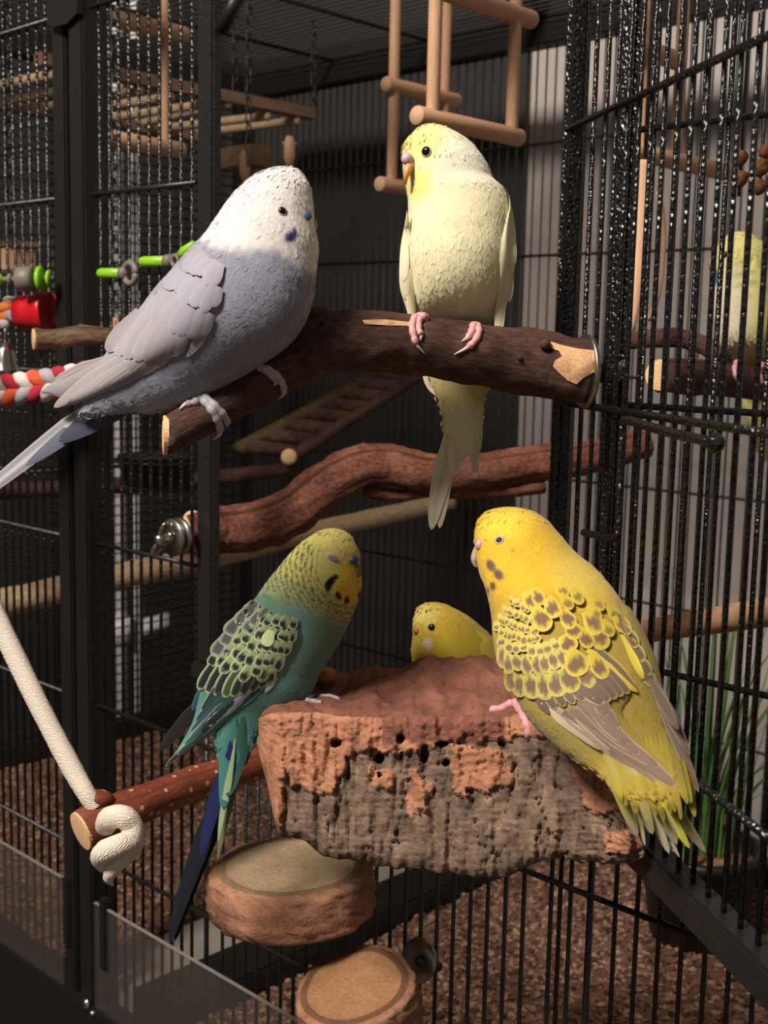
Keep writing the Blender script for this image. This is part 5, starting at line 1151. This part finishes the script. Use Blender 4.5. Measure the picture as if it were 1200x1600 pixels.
tube('rod', [a, b], .002, GREYP, gr, 8)
for x, r, w, m in ((-2, 8, 12, LIME), (16, 9, 6, GREYP), (40, 19, 26, GREYP), (63, 19, 8, LIME), (77, 13, 6, LIME)):
    p = a.lerp(b, (x + 20) / 104); tube('disc', [p - dv * px2m(w / 2, .9), p - dv * px2m(w / 2 - 2, .9), p + dv * px2m(w / 2 - 2, .9), p + dv * px2m(w / 2, .9)], [px2m(r * .85, .9), px2m(r, .9), px2m(r, .9), px2m(r * .85, .9)], m, gr, 20)
wbk = thing('wooden_block', 'beech wood block toy behind the left mesh above the lime ring', 'bird toy', at(30, 425, 1.02), 'hanging toys')
c = at(26, 405, 1.02); box('block', (c.x - .03, c.y - .012, c.z - .011), (c.x + .012, c.y + .012, c.z + .010), DOWEL, wbk, .002)
box('block_cap', (c.x - .033, c.y - .014, c.z + .009), (c.x + .015, c.y + .014, c.z + .014), BEAM, wbk, .001)
chain(wbk, c.x - .01, c.y, c.z + .012, ZT - .002)
wb2 = thing('wooden_block', 'small pale wood block behind the mesh at the twig perch', 'bird toy', at(180, 520, 1.0), 'hanging toys')
c = at(182, 508, 1.0); box('block', (c.x - .012, c.y - .008, c.z - .008), (c.x + .012, c.y + .008, c.z + .006), DOWEL, wb2, .002); chain(wb2, c.x, c.y, c.z + .004, ZT - .002)

# right-hand inside: branch with sawn end, bamboo hoop, cork beads, bird grass
ib = thing('sawn_branch', 'dark inner branch with pale sawn end behind the door bars', 'branch', at(1080, 620, .72), 'natural branches')
P_, R_ = pxpath([(1034, 586, 26, .70), (1070, 588, 27, .72), (1120, 592, 27, .75), (1180, 600, 25, .775), (1260, 606, 24, .82), (1400, 618, 20, 1.052)], 6); ibo = tube('branch', P_, R_, BARK_D, ib, 22, nz=.12)
cut_end(ib, P_[0] + (P_[0] - P_[2]).normalized() * .0005, (P_[0] - P_[2]).normalized() * .6 - FW * .8, R_[0] * .95)
P_, R_ = pxpath([(1124, 560, 14, .745), (1100, 540, 15, .75), (1060, 528, 15, .755), (1010, 530, 14, .76), (960, 536, 12, .77)], 6); tube('branch_arm', P_, R_, BARK_D, ib, 16, nz=.12)
IB_BVH = bvh_of(ibo)
foot(bd, [[(1152, 566), (1148, 576), (1150, 588), (1156, 596)], [(1190, 570), (1186, 580), (1188, 592), (1194, 600)]], IB_BVH, SKINP, 5, .755, claw=3)
bh = thing('bamboo_strip', 'curved bamboo strip standing behind the open door hinge', 'bird toy', at(985, 520, .70), 'hanging toys')
P_ = catmull([at(1008, 250, .72), at(1004, 330, .72), at(998, 420, .715), at(988, 490, .71), at(975, 528, .705)], 6); tube('strip', [Vector(p) for p in P_], px2m(9, .71), DOWEL, bh, 10, flat=.4)
P_ = catmull([at(1030, 300, .74), at(1036, 370, .74), at(1030, 450, .735), at(1015, 500, .73)], 6); tube('strip', [Vector(p) for p in P_], px2m(5, .73), DOWEL, bh, 8)
tube('hanger_wire', [at(1008, 252, .72), Vector((at(1008, 250, .72).x, at(1008, 250, .72).y, ZT - .002))], .0012, BLK2, bh, 6)
cb = thing('cork_beads', 'string of crumbly orange cork chunks behind the door bars', 'bird toy', at(1160, 315, .70), 'hanging toys')
for x, y, r in ((1157, 246, 12), (1155, 280, 13), (1188, 262, 13), (1196, 236, 11), (1186, 292, 12)):
    V, FA = ell_data(at(x, y, .70), (RT * px2m(r, .7), AZ * px2m(r * 1.1, .7), FW * px2m(r, .7)), 12, 9); V = [v + Vector((1, .5, 1)) * .0014 * noise.fractal(v * 350, 1, 2, 2) for v in V]
    mesh('cork_chunk', V, FA, CORKM, cb, cols=[np.clip(np.array(s(128, 86, 54)) * (1 + .5 * noise.noise(v * 400)), 0, 1) for v in V])
p = at(1157, 262, .70); tube('string', [Vector((p.x, p.y, p.z - .016)), Vector((p.x, p.y, ZT - .002))], .001, BLK2, cb, 6)
p = at(1190, 255, .70); tube('string', [at(1186, 300, .70), p, Vector((p.x, p.y, ZT - .002))], .001, BLK2, cb, 6)
gp = onZ(1150, 1420, ZF); gp = Vector((-.50, .93, ZF + .006))
pg = thing('potted_grass', 'dark pot of green bird grass standing inside behind the open door', 'potted plant', gp)
V, FA = lathe_data([(.035, 0), (.040, .002), (.050, .075), (.054, .077), (.054, .085), (.048, .085), (.046, .072), (.002, .070)], gp, AZ, 28); mesh('pot', V, FA, BLKF, pg)
V, FA = lathe_data([(.046, .0), (.046, .004), (.02, .006)], gp + AZ * .07, AZ, 20); mesh('soil', V, FA, SAND, pg)
GRN = plain('grass_green', s(86, 122, 62), .55, var=.25, bscale=60)
for k in range(46):
    a = random.uniform(0, 6.28); r = random.uniform(0, .038); h_ = random.uniform(.12, .26); ln = random.uniform(.01, .09); d_ = Vector((math.cos(a), math.sin(a), 0)); b0_ = gp + d_ * r + AZ * .074
    side = Vector((-d_.y, d_.x, 0)); V = []; FA = []; n = 6
    for i in range(n + 1):
        f = i / n; c = b0_ + AZ * h_ * (f - .25 * f * f * (ln / .09)) + d_ * ln * f * f; w = .0032 * (1 - f ** 3) + .0002
        V += [c - side * w, c + side * w, c + d_ * .0006]
    for i in range(n):
        for u, v in ((0, 2), (2, 1), (1, 0)): FA.append((i * 3 + u, i * 3 + v, i * 3 + 3 + v, i * 3 + 3 + u))
    mesh('grass_blade', V, FA, GRN, pg)
